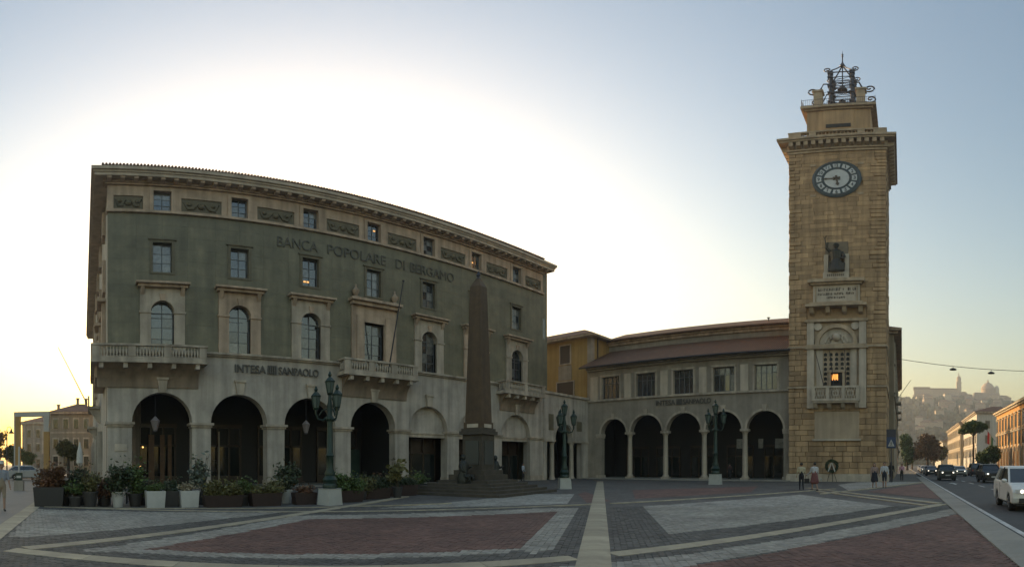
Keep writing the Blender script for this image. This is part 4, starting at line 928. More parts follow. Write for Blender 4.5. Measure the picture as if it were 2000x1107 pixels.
plant('planter', 'white square planter with a low clipped green plant', 2.42, 19.2, B_(.72, .7, .62, POTW), LEAF1, [(0, 0, .1, .42, .36, .2, 700, .045)])
plant('planter', 'black square planter between the two white square planters', 3.05, 19.5, B_(.6, .6, .6, POTD), LEAF5, [(0, 0, .05, .25, .25, .12, 180, .05)])
plant('planter', 'white square planter with cream coloured flowers', 3.7, 19.2, B_(.7, .7, .62, POTW), FLOWER, [(0, 0, .08, .38, .32, .18, 500, .045)])
plant('planter', 'tall grey leaved shrub in a pot against the second arch pier', 4.45, 20.2, R_(.55, .5, POTD), LEAF4, [(0, 0, .75, .5, .4, .6, 130, .1)])
plant('planter', 'long dark trough with a rounded mixed olive and red bush', 4.95, 18.9, B_(1.5, .6, .45, TERRA), LEAF2, [(-.3, 0, .22, .5, .38, .35, 900, .06), (.35, 0, .2, .5, .38, .35, 900, .06)])
plant('planter', 'long dark trough with low yellow green plants', 6.65, 18.9, B_(1.25, .55, .5, TERRA), LEAF2, [(-.25, 0, .1, .42, .3, .22, 600, .05), (.3, 0, .1, .42, .3, .22, 600, .05)])
plant('planter', 'white round pot with a dark purple leaved plant', 7.95, 19.9, R_(.5, .56, POTW), LEAF5, [(-.1, 0, .28, .5, .4, .36, 800, .06)])
plant('planter', 'tall dark green shrub standing behind the white round pot', 8.5, 21.3, R_(.6, .55, POTD), LEAF5, [(0, 0, .5, .55, .5, .55, 800, .08)])
plant('planter', 'terracotta trough with red flowers beside the nearest lamp plinth', 8.35, 19.0, B_(.95, .5, .48, TERRA), LEAF3, [(0, 0, .12, .42, .3, .22, 500, .045)])
plant('planter', 'terracotta trough with a wide green bush on the obelisk side of the lamp', 10.45, 19.4, B_(1.5, .6, .5, TERRA), LEAF1, [(-.3, 0, .3, .55, .45, .45, 1000, .06), (.4, 0, .25, .5, .4, .4, 900, .06)])
plant('planter', 'terracotta trough with a dark clipped hedge before the fourth arch', 12.6, 20.6, B_(1.6, .6, .5, TERRA), LEAF5, [(-.4, 0, .25, .55, .4, .38, 900, .055), (.4, 0, .25, .55, .4, .38, 900, .055)])
plant('planter', 'small tree like plant with long leaves in a stone pot', 13.65, 20.2, R_(.5, .55, POTD), LEAF2, [(0, 0, .75, .42, .4, .42, 300, .12)])
plant('planter', 'terracotta trough with a low dark hedge next to the obelisk steps', 14.9, 21.7, B_(1.7, .6, .55, TERRA), LEAF5, [(-.4, 0, .15, .55, .35, .28, 700, .055), (.4, 0, .15, .55, .35, .28, 700, .055)])
plant('planter', 'low bright green shrub in a dark trough by the obelisk steps', 17.3, 23.6, B_(1.4, .6, .5, POTD), LEAF1, [(0, 0, .3, .7, .4, .45, 800, .07)])
random.seed(5)
for k, (x, y, r, hh, lm_, lb_) in enumerate(((-1.0, 20.1, .55, .35, LEAF5, 'low dark shrub tucked beside the rust red bush'), (-.55, 19.4, .42, .22, LEAF1, 'small green plant in front of the cafe chairs'), (.55, 19.9, .5, .4, LEAF3, 'reddish brown shrub between the black pot and the pale round pot'), (2.05, 20.3, .5, .35, LEAF5, 'dark shrub behind the white clipped planter'), (3.35, 20.2, .5, .3, LEAF5, 'dark low shrub behind the cream flowers'), (5.9, 19.3, .5, .3, LEAF1, 'green low shrub between the two long dark troughs'), (7.35, 19.6, .45, .3, LEAF2, 'olive shrub beside the white round pot'), (11.7, 20.2, .6, .35, LEAF2, 'olive shrub between the wide green bush and the clipped hedge'), (13.1, 21.0, .55, .35, LEAF3, 'reddish shrub behind the small tree like plant'), (16.1, 22.7, .6, .35, LEAF2, 'olive shrub between the dark hedge and the obelisk'))):
    plant('planter', lb_, x, y, R_(.55, .42, POTD), lm_, [(0, 0, .22+hh*.3, r, r*.85, hh, 700, .06)])
ch = thing('cafe_chair', 'black cafe chair among the planters', 'chair', (-.75, 20.2, 0), .3, 'cafe chairs behind the planters')
MB().box(-.22, .22, -.22, .22, .43, .47).obj('seat', POTD, ch); MB().box(-.22, .22, .19, .23, .6, .88).obj('backrest', POTD, ch)
lg = MB().box(-.018, .018, -.018, .018, 0, .44).mesh('leg', POTD); lb = MB().box(-.018, .018, -.018, .018, 0, .88).mesh('leg', POTD)
for sx in (-.2, .2): link('leg', lg, ch, (sx, -.2, 0)); link('leg', lb, ch, (sx, .21, 0))
for x, y, r in ((-.1, 21.4, 2.8), (.55, 20.1, -.2), (1.3, 21.1, 1.4), (.4, 22.3, 3.0), (2.3, 21.4, .4), (3.2, 22.0, -1.2), (5.4, 21.4, .8), (6.8, 21.8, 2.0)): dup(ch, (x, y, 0), r)
tbm = thing('cafe_table', 'small round pale cafe table behind the planters', 'table', (.35, 21.0, 0), 0, 'cafe tables behind the planters')
MB().lathe([(.36, .71), (.36, .74)], 0, 0, 20).obj('tabletop', POTW, tbm); MB().lathe([(.03, .04), (.03, .71)], 0, 0, 8).obj('table_leg', IRON, tbm); MB().lathe([(.22, 0), (.2, .03), (.04, .05)], 0, 0, 14).obj('table_base', IRON, tbm)
for x, y in ((-.55, 21.6), (1.75, 22.3), (2.8, 21.2), (6.1, 21.3)): dup(tbm, (x, y, 0))
# arcade lanterns, hanging
for k, (x, y, z) in enumerate(((4.3, 33.95, 3.85), (15.35, 34.6, 3.9))):
    l = thing('hanging_lantern', ('pale hanging lantern in the corner arch of the bank', 'pale hanging lantern in the third bank arch')[k], 'lantern', (x, y, z), 0, 'lanterns hung in the bank arcade')
    MB().lathe([(.14, 0), (.3, .6), (.33, .64), (.12, .85), (.03, .95)], 0, 0, 6).obj('lantern_glass', mat('milk_glass', (.2, .17, .165), .4), l)
    MB().tube([(0, 0, .9), (0, 0, 7.6-z+.1 if y > 34.5 else 2.5)], .015, 4).obj('lantern_rod', IRON, l); MB().lathe([(.15, -.06), (.15, 0)], 0, 0, 6).obj('lantern_base', IRON, l)
GL = mat('warm_bulb', (.9, .5, .2), .5, emit=(1, .5, .15), estr=1.6)
for k, (x, y, z, lb_) in enumerate(((3.75, 38.6, 1.45, 'small warm bulb low inside the corner arch'), (3.95, 38.6, 2.9, 'warm wall lamp inside the corner arch'), (8.6, 38.8, 2.9, 'warm wall lamp inside the second bank arch'))):
    l = thing('wall_lamp', lb_, 'lamp', (x, y, z)); MB().ball((0, 0, 0), .06, 8, 6).obj('bulb', GL, l); MB().tube([(0, 0, .05), (0, .3, .25), (0, 1.6, .25)], .015, 4).obj('bracket', IRON, l)

# ------------------------------------------------------------------ people
SKIN = mat('skin', (.32, .19, .13), .6); HAIR = mat('hair_dark', (.02, .015, .012), .6); SHOE = mat('shoe', (.04, .035, .035), .6)
def person(label, loc, rz, h=1.7, top=(.4, .4, .4), low=(.03, .03, .04), pose=None, skirt=False, bare=False, hair=HAIR, longhair=False, hat=None, sleeves=True):
    pz = dict(stride=.14, la=(-.05, .1), ra=(.05, .1), lean=0, bend=0); pz.update(pose or {})
    s = h/1.7; st = pz['stride']; ln_ = pz['lean']
    T = mat('cloth_%.2f_%.2f_%.2f' % top, top, .85, tuple(c*.75 for c in top), 8); L_ = mat('cloth_%.2f_%.2f_%.2f' % low, low, .85, tuple(c*.75 for c in low), 8)
    seg = []
    def add(a, b, r0, r1, m): seg.append((Vector(a)*s, Vector(b)*s, r0*s, r1*s, m))
    hip = .9; 
    for sx in (-1, 1):
        f = st*sx; kx = f*.45+.03*abs(f); kb = -.06 if f < 0 else 0
        add((sx*.085, 0, hip), (sx*.09, -kx-.03, .49), .092, .064, 1)
        add((sx*.09, -kx-.03, .49), (sx*.09, -f-kb*1.2, .09), .06 if not bare else .055, .042, 2 if bare else 1)
        add((sx*.09, -f+.03-kb, .05), (sx*.1, -f-.17-kb, .035), .045, .038, 3)
    add((0, 0, hip-.02), (0, -ln_*.3, 1.12), .135, .125, 1 if not skirt else 1)
    add((-.05, -ln_*.3, 1.12), (-.08, -ln_, 1.36), .115, .12, 0); add((.05, -ln_*.3, 1.12), (.08, -ln_, 1.36), .115, .12, 0); add((-.14, -ln_, 1.39), (.14, -ln_, 1.39), .065, .065, 0)
    if skirt:
        for sx in (-1, 1): add((sx*.07, 0, 1.0), (sx*.12, -st*sx*.3, .52), .12, .14, 1)
        add((0, 0, .95), (0, -.02, .52), .13, .15, 1)
    add((0, -ln_, 1.38), (0, -ln_*1.15-.01, 1.5), .055, .05, 2); add((0, -ln_*1.2-.015, 1.56), (0, -ln_*1.2-.01, 1.62), .083, .088, 2); add((0, -ln_*1.2-.095, 1.565), (0, -ln_*1.2-.11, 1.55), .016, .018, 2)
    hands = []
    for sx, (dx, dy) in ((-1, pz['la']), (1, pz['ra'])):
        sh_ = Vector((sx*.2, -ln_, 1.38)); el_ = sh_+Vector((sx*.05, -dy*.35, -.28)); wr_ = el_+Vector((dx*.6, -dy, -.24+abs(dy)*.35))
        add(sh_, el_, .058, .046, 0); add(el_, wr_, .042, .03, 0 if sleeves else 2); d = (wr_-el_).normalized(); add(wr_, wr_+d*.07, .034, .034, 2); hands.append((wr_, d, sx))
    mb = MB()
    for a, b, r0, r1, m in seg:
        ax = (b-a); n = 5; 
        pts = [a-ax.normalized()*r0*.8, a-ax.normalized()*r0*.4, a, (a+b)/2, b, b+ax.normalized()*r1*.4, b+ax.normalized()*r1*.8]
        mb.tube([tuple(p) for p in pts], [r0*.5, r0*.88, r0, (r0+r1)/2, r1, r1*.88, r1*.5], 10)
    me = mb.mesh('tmp', SKIN); o = bpy.data.objects.new('tmp', me); COL.objects.link(o)
    rm = o.modifiers.new('r', 'REMESH'); rm.mode = 'VOXEL'; rm.voxel_size = .02; sm = o.modifiers.new('s', 'SMOOTH'); sm.iterations = 3
    bm_ = bpy.data.meshes.new_from_object(o.evaluated_get(bpy.context.evaluated_depsgraph_get())); bpy.data.objects.remove(o)
    bm_.name = 'body'
    # five separate fingers per hand, rooted in the palm
    fm = MB()
    for wr_, d, sx in hands:
        side = Vector((0, 1, 0)).cross(d).normalized() if abs(d.y) < .9 else Vector((1, 0, 0)); fwd = d.cross(side).normalized()
        for k, l in enumerate((.07, .08, .075, .06)):
            b0 = wr_+d*.085+fwd*(k-1.5)*.018; fm.tube([tuple(b0*s), tuple((b0+d*l*.55+side*.006*sx)*s), tuple((b0+d*l*.95-side*.02*sx)*s)], [.0095*s, .009*s, .007*s], 5)
        b0 = wr_+d*.04+fwd*.03; fm.tube([tuple(b0*s), tuple((b0+fwd*.03+d*.03)*s), tuple((b0+fwd*.035+d*.065)*s)], [.011*s, .01*s, .008*s], 5)
    nb = len(bm_.polygons); bmx = bmesh.new(); bmx.from_mesh(bm_); bmx.faces.ensure_lookup_table()
    base = [bmx.verts.new(v) for v in fm.v]
    for f in fm.f:
        try: bmx.faces.new([base[i] for i in f])
        except ValueError: pass
    bmx.to_mesh(bm_); bmx.free()
    bm_.materials.clear()
    for m in (T, L_, SKIN, SHOE): bm_.materials.append(m)
    for p in bm_.polygons:
        p.use_smooth = True
        if p.index >= nb: p.material_index = 2; continue
        c = p.center; best = 9; bi = 0
        for a, b, r0, r1, m in seg:
            ab = b-a; t = max(0, min(1, (c-a).dot(ab)/ab.length_squared)); d_ = (c-a-ab*t).length-(r0+(r1-r0)*t)
            if d_ < best: best = d_; bi = m
        p.material_index = bi
    t = thing('person', label, 'person', loc, rz, 'people on the square')
    link('body', bm_, t)
    hz = 1.6; hc = -ln_*1.2-.005
    hm_ = MB().ball((0, hc+.02, 1.625), .1, 12, 8, 1.0)
    hm_.v = [(x, y if (z > 1.66 or y > hc-.01) else hc-.01+(y-hc)*.2, z) for x, y, z in hm_.v]
    if longhair: hm_.lathe([(.05, 1.35), (.09, 1.42), (.1, 1.55), (.08, 1.65)], 0, hc+.06, 10)
    hm_.v = [(x*s, y*s, z*s) for x, y, z in hm_.v]; hm_.obj('hair', hair, t, smooth=60)
    for sx in (-1, 1):
        MB().ball((sx*.032*s, (hc-.083)*s, 1.6*s), .011*s, 6, 4).obj('eye', HAIR, t); MB().ball((sx*.09*s, hc*s, 1.59*s), .022*s, 6, 4, 1.3).obj('ear', SKIN, t)
    MB().box(-.022*s, .022*s, (hc-.09)*s, (hc-.07)*s, 1.525*s, 1.533*s).obj('mouth', mat('lips', (.2, .08, .07), .6), t)
    if hat: MB().lathe([(.17*s, 1.66*s), (.16*s, 1.67*s), (.1*s, 1.68*s), (.095*s, 1.77*s), (.05*s, 1.79*s)], 0, hc*s, 14).obj('hat', hat, t, smooth=40)
    return t
person('person in a cream jacket and black trousers with a dark bag before the tower', (31.6, 6.25, 0), 1.9, 1.7, (.5, .44, .3), (.02, .02, .025), dict(stride=.1))
person('person in a white top and long grey red skirt holding a paper before the tower', (31.2, 5.35, 0), 2.2, 1.72, (.5, .5, .52), (.18, .07, .07), dict(stride=.16, ra=(.1, .3)), skirt=True, bare=True, hat=None)
person('person with long dark hair in a pink grey top and dark skirt walking', (35.2, 1.9, 0), -pi/2+.2, 1.68, (.3, .22, .2), (.02, .022, .035), dict(stride=.16), skirt=True, bare=True, longhair=True)
person('person in a loose white shirt and dark knee length shorts', (35.2, 1.22, 0), -pi/2, 1.74, (.5, .52, .55), (.02, .025, .04), dict(stride=.18), bare=True)
person('person all in black standing by the corner of the tower', (46.5, 1.02, 0), 1.6, 1.8, (.025, .022, .02), (.02, .02, .022), dict(stride=.05), longhair=True)
person('person in a pink top and black leggings walking off along the kerb', (50.5, .06, 0), -pi/2, 1.66, (.5, .28, .36), (.015, .015, .018), dict(stride=.22), longhair=True)
person('person in a grey shirt and beige shorts with a white hat near the dark planter', (-3.05, 17.6, 0), .3, 1.66, (.28, .3, .34), (.3, .24, .17), dict(stride=.12), bare=True, sleeves=False, hat=mat('hat_white', (.5, .5, .46), .8))
person('person in a white shirt and dark trousers at the doorway beside the obelisk', (36.5, 32.9, 0), .4, 1.72, (.42, .47, .55), (.02, .02, .03), dict(stride=.05))
person('person in dark clothes sitting height behind a column of the grey arcade', (49.6, 17.2, .1), 1.7, 1.6, (.06, .03, .03), (.02, .02, .02), dict(stride=.04))
tag(MB().box(-.03, .03, -.16, .16, .42, .72).tube([(0, -.1, .7), (0, -.06, .95), (0, .06, .95), (0, .1, .7)], .012, 4).obj('shopping_bag', POTD, None, (31.85, 5.95, .0)), 'dark bag carried by the person in the cream jacket', 'bag')
tag(MB().pxz([(0, .72), (.28, .6), (.3, .5), (.02, .6)], -.01, .01).pxz([(0, .74), (.3, .63), (.3, .6), (0, .71)], -.06, .05).obj('newspaper', POTW, None, (31.0, 4.95, .05)), 'folded white paper held by the person in the long skirt', 'paper')
# ------------------------------------------------------------------ cars
GLASS = mat('car_glass', (.012, .014, .016), .05, ior=1.8); TYRE = mat('tyre', (.018, .018, .018), .85); RIM = mat('rim', (.35, .35, .36), .35, metal=.8)
HEADL = mat('headlight_lit', (.9, .9, .85), .2, emit=(1, .88, .68), estr=1.7); HEADO = mat('headlight_off', (.5, .52, .54), .15); TAIL = mat('tail_light', (.25, .01, .01), .3); PLATE = mat('number_plate', (.5, .5, .48), .5); BLK = mat('car_black_trim', (.02, .02, .021), .6)
wt = MB().lathey([(.22, -.1), (.31, -.11), (.335, -.07), (.335, .07), (.31, .11), (.22, .1)], 0, 0, 20).mesh('tyre', TYRE, 40)
wrm = MB().lathey([(.22, -.09), (.225, .09)], 0, 0, 18)
for k in range(5): a = k*2*pi/5; wrm.pxz([(.03*cos(a+1.5), .03*sin(a+1.5)), (.21*cos(a+.16), .21*sin(a+.16)), (.21*cos(a-.16), .21*sin(a-.16)), (.03*cos(a-1.5), .03*sin(a-1.5))], -.115, -.085)
wrm = wrm.mesh('rim', RIM)
def car(name, label, loc, rz, paint, L=4.4, H=1.65, Wd=1.82, hood=1.02, cowl=.95, top0=.3, lit=True, boxy=False, cat='car', group='cars in the street'):
    t = thing(name, label, cat, loc, rz, group); hl = L/2; wb = L*.3; r = .385; f = lambda z: z*H/1.65
    arc = lambda c: [(c-r*cos(pi*k/10), .3+r*1.0*sin(pi*k/10)) for k in range(11)]
    top = [(hl-.02, .5), (hl-.03, .72), (hl-.12, hood-.14), (hl-.35, hood-.03), (cowl, hood+.06), (-hl+.25, f(1.1)), (-hl+.04, f(1.02)), (-hl, .7), (-hl+.03, .42), (-hl+.12, .3)]
    if boxy: top[:4] = [(hl-.02, .5), (hl-.02, .8), (hl-.04, hood-.06), (hl-.12, hood)]
    prof = [(hl-.08, .3)]+top+arc(-wb)+arc(wb)
    b = MB().pxz(prof, -Wd/2, Wd/2).obj('body', paint, t)
    bv = b.modifiers.new('b', 'BEVEL'); bv.width = .07; bv.segments = 3; bv.limit_method = 'ANGLE'; bv.angle_limit = radians(50)
    zb, zt = hood+.03, H-.05; x0, x1, x2, x3 = cowl+.02, top0, -hl+.75, -hl+.2
    if boxy: x2 = -hl+.35; x3 = -hl+.12
    w0, w1 = Wd/2-.06, Wd/2-.24
    ring0 = [(x0, -w0), (x0, w0), (x3, w0), (x3, -w0)]; ring1 = [(x1, -w1), (x1, w1), (x2, w1), (x2, -w1)]
    MB().loft([[(x, y, zb) for x, y in ring0], [(x, y, zt) for x, y in ring1]]).obj('windows', GLASS, t)
    ro = MB().loft([[(x1+.1, -w1-.03, zt-.05), (x1+.1, w1+.03, zt-.05), (x2-.08, w1+.03, zt-.05), (x2-.08, -w1-.03, zt-.05)], [(x1+.02, -w1, zt+.02), (x1+.02, w1, zt+.02), (x2, w1, zt+.02), (x2, -w1, zt+.02)], [(x1-.15, -w1+.12, zt+.06), (x1-.15, w1-.12, zt+.06), (x2+.15, w1-.12, zt+.06), (x2+.15, -w1+.12, zt+.06)]]).obj('roof', paint, t, smooth=50)
    for sy in (-1, 1):
        MB().tube([(x0+.03, sy*w0, zb-.03), (x1+.02, sy*w1, zt)], .045, 5).obj('pillar', paint, t); MB().tube([(x3-.03, sy*w0, zb-.03), (x2, sy*w1, zt)], .09, 5).obj('pillar', paint, t)
        xm = (x1+x2)/2+.1; MB().tube([(xm-.05, sy*(w0+.005), zb-.03), (xm, sy*(w1+.015), zt)], .04, 5).obj('pillar', BLK, t)
        MB().box(xm-.02, xm, sy*(Wd/2)-.004, sy*(Wd/2)+.004, .4, zb).obj('door_gap', BLK, t)
        for xh in (xm+.12, xm-1.0): MB().box(xh, xh+.2, sy*Wd/2-.02, sy*Wd/2+.02, zb-.16, zb-.12).obj('door_handle', paint, t)
        MB().ball((x0-.25, sy*(w0+.14), zb+.1), .12, 8, 6, .65).obj('wing_mirror', paint, t, smooth=60)
        hlm = MB().box(hl-.16, hl+.005, sy*(Wd/2-.33)-.2, sy*(Wd/2-.33)+.2, hood-.3, hood-.16) if not boxy else MB().box(hl-.1, hl+.01, sy*(Wd/2-.3)-.13, sy*(Wd/2-.3)+.13, hood-.34, hood-.12)
        h_ = hlm.obj('headlight', HEADO, t)
        if lit: MB().ball((hl+.0, sy*(Wd/2-.36), hood-.23), .065, 8, 6).obj('headlight_bulb', HEADL, h_)
        MB().box(-hl-.012, -hl+.1, sy*(Wd/2-.24)-.12, sy*(Wd/2-.24)+.12, .75, 1.0).obj('tail_light', TAIL, t)
        for xw in (-wb, wb):
            w_ = link('wheel', wrm, t, (xw, sy*(Wd/2-.12), .335)); 
            if sy > 0: w_.rotation_euler.z = pi
            link('tyre', wt, w_)
    g_ = MB().box(hl-.08, hl+.006, -Wd*.24, Wd*.24, hood-.36, hood-.18).box(hl-.08, hl+.004, -Wd*.36, Wd*.36, .34, .5).obj('grille', BLK, t)
    MB().box(hl-.02, hl+.016, -.26, .26, .52, .63).obj('number_plate', PLATE, t)
    MB().box(-hl-.012, -hl+.02, -.26, .26, .6, .71).obj('number_plate', PLATE, t)
    MB().pxz([(-hl+.2, .22), (hl-.15, .22), (hl-.15, .4), (-hl+.2, .4)], -Wd/2+.16, Wd/2-.16).obj('underbody', BLK, t)
    return t
def paint(n, c): return mat('paint_'+n, c, .3, ior=1.6 if c[0] > .2 else 1.4)
RZ = -.12
car('car', 'white compact car with lit headlights closest to the kerb', (20.2, -4.85, RZ), pi-.02, paint('white', (.62, .62, .6)), 4.35, 1.66, 1.82, .98, 1.2, .15)
car('car', 'dark boxy four wheel drive car with lit headlights beside the kerb', (57.0, -4.85, RZ), pi, paint('slate', (.05, .055, .055)), 4.3, 1.72, 1.85, 1.1, .8, .45, boxy=True)
car('car', 'large black four wheel drive car with lit headlights in the middle lane', (49.5, -8.4, RZ), pi+.03, paint('black', (.015, .017, .02)), 4.6, 1.75, 1.9, 1.08)
car('car', 'dark saloon car following the boxy car beside the kerb', (80, -4.5, RZ), pi, paint('navy', (.03, .035, .05)), 4.5, 1.5)
car('car', 'silver car with lit headlights between the two dark four wheel drives', (75, -8.3, RZ), pi, paint('silver', (.35, .36, .37)), 4.2, 1.5)
car('van', 'dark van driving away behind the black four wheel drive car', (77, -10.9, RZ), 0, paint('van', (.04, .04, .05)), 4.7, 1.9, 1.85, 1.1, 1.4, .9, lit=False, boxy=True, cat='van')
car('car', 'dark estate car parked at the far side of the road', (61, -13.3, RZ), 0, paint('estate', (.03, .03, .033)), 4.5, 1.5, lit=False)
for k, (x, y, c, lb) in enumerate(((92, -4.6, (.3, .3, .32), 'grey car with lit headlights queueing far along the kerb lane'), (104, -4.5, (.5, .5, .5), 'small white car in the distant kerb lane queue'), (98, -8.2, (.04, .04, .05), 'distant dark car in the middle lane'), (118, -4.8, (.08, .08, .1), 'distant charcoal car near the end of the queue'), (133, -4.9, (.4, .4, .4), 'farthest pale car of the queue under the trees'), (112, -11, (.45, .45, .46), 'distant pale car in the far lane'))):
    car('car', lb, (x, y, RZ), pi, paint('q%d' % k, c), 4.2, 1.5)
# pedestrian crossing sign on the tower corner
sg = thing('crossing_sign', 'blue square pedestrian crossing sign with white triangle by the tower corner', 'sign', (46.2, 1.0, 0), -pi/2)
MB().tube([(0, 0, 0), (0, 0, 4.75)], .04, 8).obj('sign_pole', IRON, sg); MB().box(-.42, .42, -.08, -.03, 3.05, 4.75).obj('sign_back', IRON, sg)
MB().box(-.4, .4, -.1, -.07, 3.1, 4.05).obj('sign_board', mat('sign_blue', (.014, .04, .11), .4), sg)
MB().pxz([(-.3, 3.22), (.3, 3.22), (0, 3.85)], -.12, -.09).obj('sign_triangle', mat('sign_white', (.4, .4, .39), .5), sg)
MB().ball((0, -.13, 3.62), .04, 6, 5).tube([(0, -.13, 3.58), (0, -.13, 3.42)], .025, 5).tube([(0, -.13, 3.42), (-.09, -.13, 3.27)], .018, 5).tube([(0, -.13, 3.42), (.09, -.13, 3.27)], .018, 5).tube([(-.09, -.13, 3.45), (0, -.13, 3.55), (.09, -.13, 3.45)], .014, 5).obj('walking_figure', BLK, sg)

# ------------------------------------------------------------------ trees
def tree(name, label, x, y, h, tr, blobs, lm, n, size, z0=0, lean=0, group=None, cat='tree'):
    t = thing(name, label, cat, (x, y, z0), 0, group); k = MB()
    zc = min(b[2]-b[5]*.4 for b in blobs)
    k.tube([(0, 0, -.1), (lean*.4, 0, zc*.5), (lean, 0, zc)], [tr*1.25, tr, tr*.75], 8)
    for b in blobs: k.tube([(lean, 0, zc*.92), ((lean+b[0])/2, b[1]/2, (zc+b[2])/2), (b[0], b[1], b[2])], [tr*.6, tr*.4, tr*.12], 5)
    k.obj('trunk', BARK, t, smooth=60)
    mb = MB()
    for b in blobs:
        cl = max(10, n*2//(len(blobs)*60))
        for q in range(cl):
            d = Vector((random.gauss(0, 1), random.gauss(0, 1), random.gauss(0, 1))).normalized()*random.uniform(.45, .95)
            leaves(mb, (b[0]+d.x*b[3]*.8, b[1]+d.y*b[4]*.8, b[2]+d.z*b[5]*.8), b[3]*.36, b[4]*.36, b[5]*.34, 60, size*1.25, .05, aspect=.7)
    leafobj(mb, 'crown', lm, t); return t
PINEL = leafm('leaf_pine', (.11, .16, .03), (.06, .1, .02))
tree('pine_tree', 'umbrella pine with a flat green crown and bare leaning trunk by the white houses', 108, -14.9, 9, .22, [(-.4, 1.0, 9.2, 1.6, 1.8, 1.3), (.3, -1.1, 9.4, 1.6, 1.8, 1.35), (0, 0, 10.0, 1.6, 1.9, 1.1), (0, 2.1, 8.6, 1.1, 1.1, .9), (0, -2.3, 9.6, 1.0, 1.1, .8)], PINEL, 5200, .15, lean=-.6)
tree('bush_tree', 'rounded green tree in front of the orange house', 104, -17.6, 5, .15, [(0, -.6, 3.6, 2.0, 2.1, 2.1), (.3, 1.2, 3.0, 1.6, 1.7, 1.7)], LEAF1, 3200, .16)
tree('street_tree', 'dark green tall tree beyond the tan street house', 150, -1.4, 11, .3, [(0, 0, 4.6, 2.6, 2.4, 3.8), (.3, .3, 8.4, 2.2, 2.1, 2.6)], LEAF1, 3000, .25)
tree('street_tree', 'wide rust brown tree at the end of the street', 150, -7.3, 11, .32, [(-.5, 1.9, 5.6, 2.8, 2.6, 3.6), (.5, -1.8, 5.8, 2.8, 2.8, 3.7), (0, 0, 8.6, 2.8, 2.8, 2.2)], LEAF6, 4200, .25)
for k, (x, y, r) in enumerate(((170, -13, 2.2), (185, -3.5, 2.6), (200, -12, 2.4), (175, 3.5, 2.6))):
    tree('street_tree', ('small green tree behind the brown tree near the white houses', 'dim green tree deep in the street behind the dark tall tree', 'farthest pale green tree of the street', 'dusky tree behind the tan street house')[k], x, y, 9, .25, [(0, 0, 5.5, r, r, 2.8)], (LEAF2, LEAF5, LEAF1, LEAF5)[k], 1500, .28)
# left street
tree('street_tree', 'olive green round tree in the street behind the cafe', -2.6, 62, 6, .18, [(-.3, 0, 3.5, 1.5, 1.5, 1.3), (.5, .3, 3.1, 1.3, 1.3, 1.1)], LEAF2, 2600, .12)
tree('street_tree', 'slim dark tree beside the square portal frame', -9.6, 80, 5, .15, [(0, 0, 2.6, 1.3, 1.3, 1.3)], LEAF1, 1400, .13)
tree('street_tree', 'tree with orange sunlight coloured into its leaves at the left street corner', -14.6, 78, 8, .22, [(0, 0, 5.6, 2.2, 2.2, 1.7), (-.5, .5, 3.4, 2.2, 2, 1.4)], LEAF6, 2600, .16)  # low orange sun on the crown is painted in by the leaf colour
tree('street_tree', 'green tree below the street lamp in the left street', -12.6, 84, 6, .18, [(0, 0, 3.3, 2.0, 2, 1.7)], LEAF1, 2000, .15)
# ------------------------------------------------------------------ houses of the left street
def facade_windows(t, us, zs, w, h, put, m=LIME, glass=PANE):
    for u in us:
        for z in zs:
            a = put(u, z, w+.3, h+.3, .1); o = a.obj('window', m, t); put(u, z, w, h, .13).obj('pane', glass, o)
TANG = mat('plaster_faded', (.27, .225, .175), .9, (.21, .18, .14), .4, .06, 10, streak=.2)
hA = thing('street_house', 'faded pink house with chimneys in the left street', 'house', (-7.4, 96, 0), -.06)
MB().box(0, 8.2, 0, 20, 0, 11.0).obj('wall', TANG, hA); MB().box(-.5, 8.6, -.6, 20.4, 11, 11.35).obj('eaves', ROSE, hA); MB().box(-.1, 8.3, -.12, .02, 7.4, 7.65).obj('string_course', LIME, hA)
MB().loft([[(-.6, -.7, 11.35), (8.7, -.7, 11.35), (8.7, 20.5, 11.35), (-.6, 20.5, 11.35)], [(4.6, 4, 13.3), (6, 4, 13.3), (6, 16, 13.3), (4.6, 16, 13.3)]]).obj('roof', TILEF, hA)
for x, z in ((.9, 12.2), (4.6, 13.4), (6.2, 13.3)): MB().box(x, x+.5, 3, 3.5, 11.5, z+.8).box(x-.1, x+.6, 2.9, 3.6, z+.8, z+.95).obj('chimney', TANG, hA)
facade_windows(hA, (1.0, 2.9, 4.8, 6.7), (1.4, 4.6, 8.3), .85, 1.7, lambda u, z, w, h, d: MB().box(u-w/2, u+w/2, -d, .02, z, z+h), glass=SHOPG)
hB = thing('street_house', 'grey house with pilasters seen through the square portal frame', 'house', (-18.5, 140, 0), -.03)
MB().box(0, 11.5, 0, 18, 0, 12.6).obj('wall', PLAST, hB); MB().box(-.6, 12, -.7, 18.4, 12.6, 13.1).obj('eaves', LIME, hB)
MB().loft([[(-.7, -.8, 13.1), (12.1, -.8, 13.1), (12.1, 18.5, 13.1), (-.7, 18.5, 13.1)], [(6, 6, 15.4), (8, 6, 15.4), (8, 12, 15.4), (6, 12, 15.4)]]).obj('roof', TILEF, hB)
for k in range(5): MB().box(.4+k*2.5, .9+k*2.5, -.35, .02, 4.5, 12.6).obj('pilaster', LIME, hB)
facade_windows(hB, (1.9, 4.4, 6.9, 9.4), (1.0, 5.2, 9.0), 1.0, 2.0, lambda u, z, w, h, d: MB().box(u-w/2, u+w/2, -d, .02, z, z+h), glass=SHOPG)
hC = thing('street_house', 'orange sunlit house at the far left street corner', 'house', (-34, 118, 0), .1)
MB().box(0, 9, 0, 16, 0, 9.5).obj('wall', ORANGE, hC); MB().box(-.5, 9.5, -.6, 16.5, 9.5, 9.9).obj('eaves', LIME, hC)
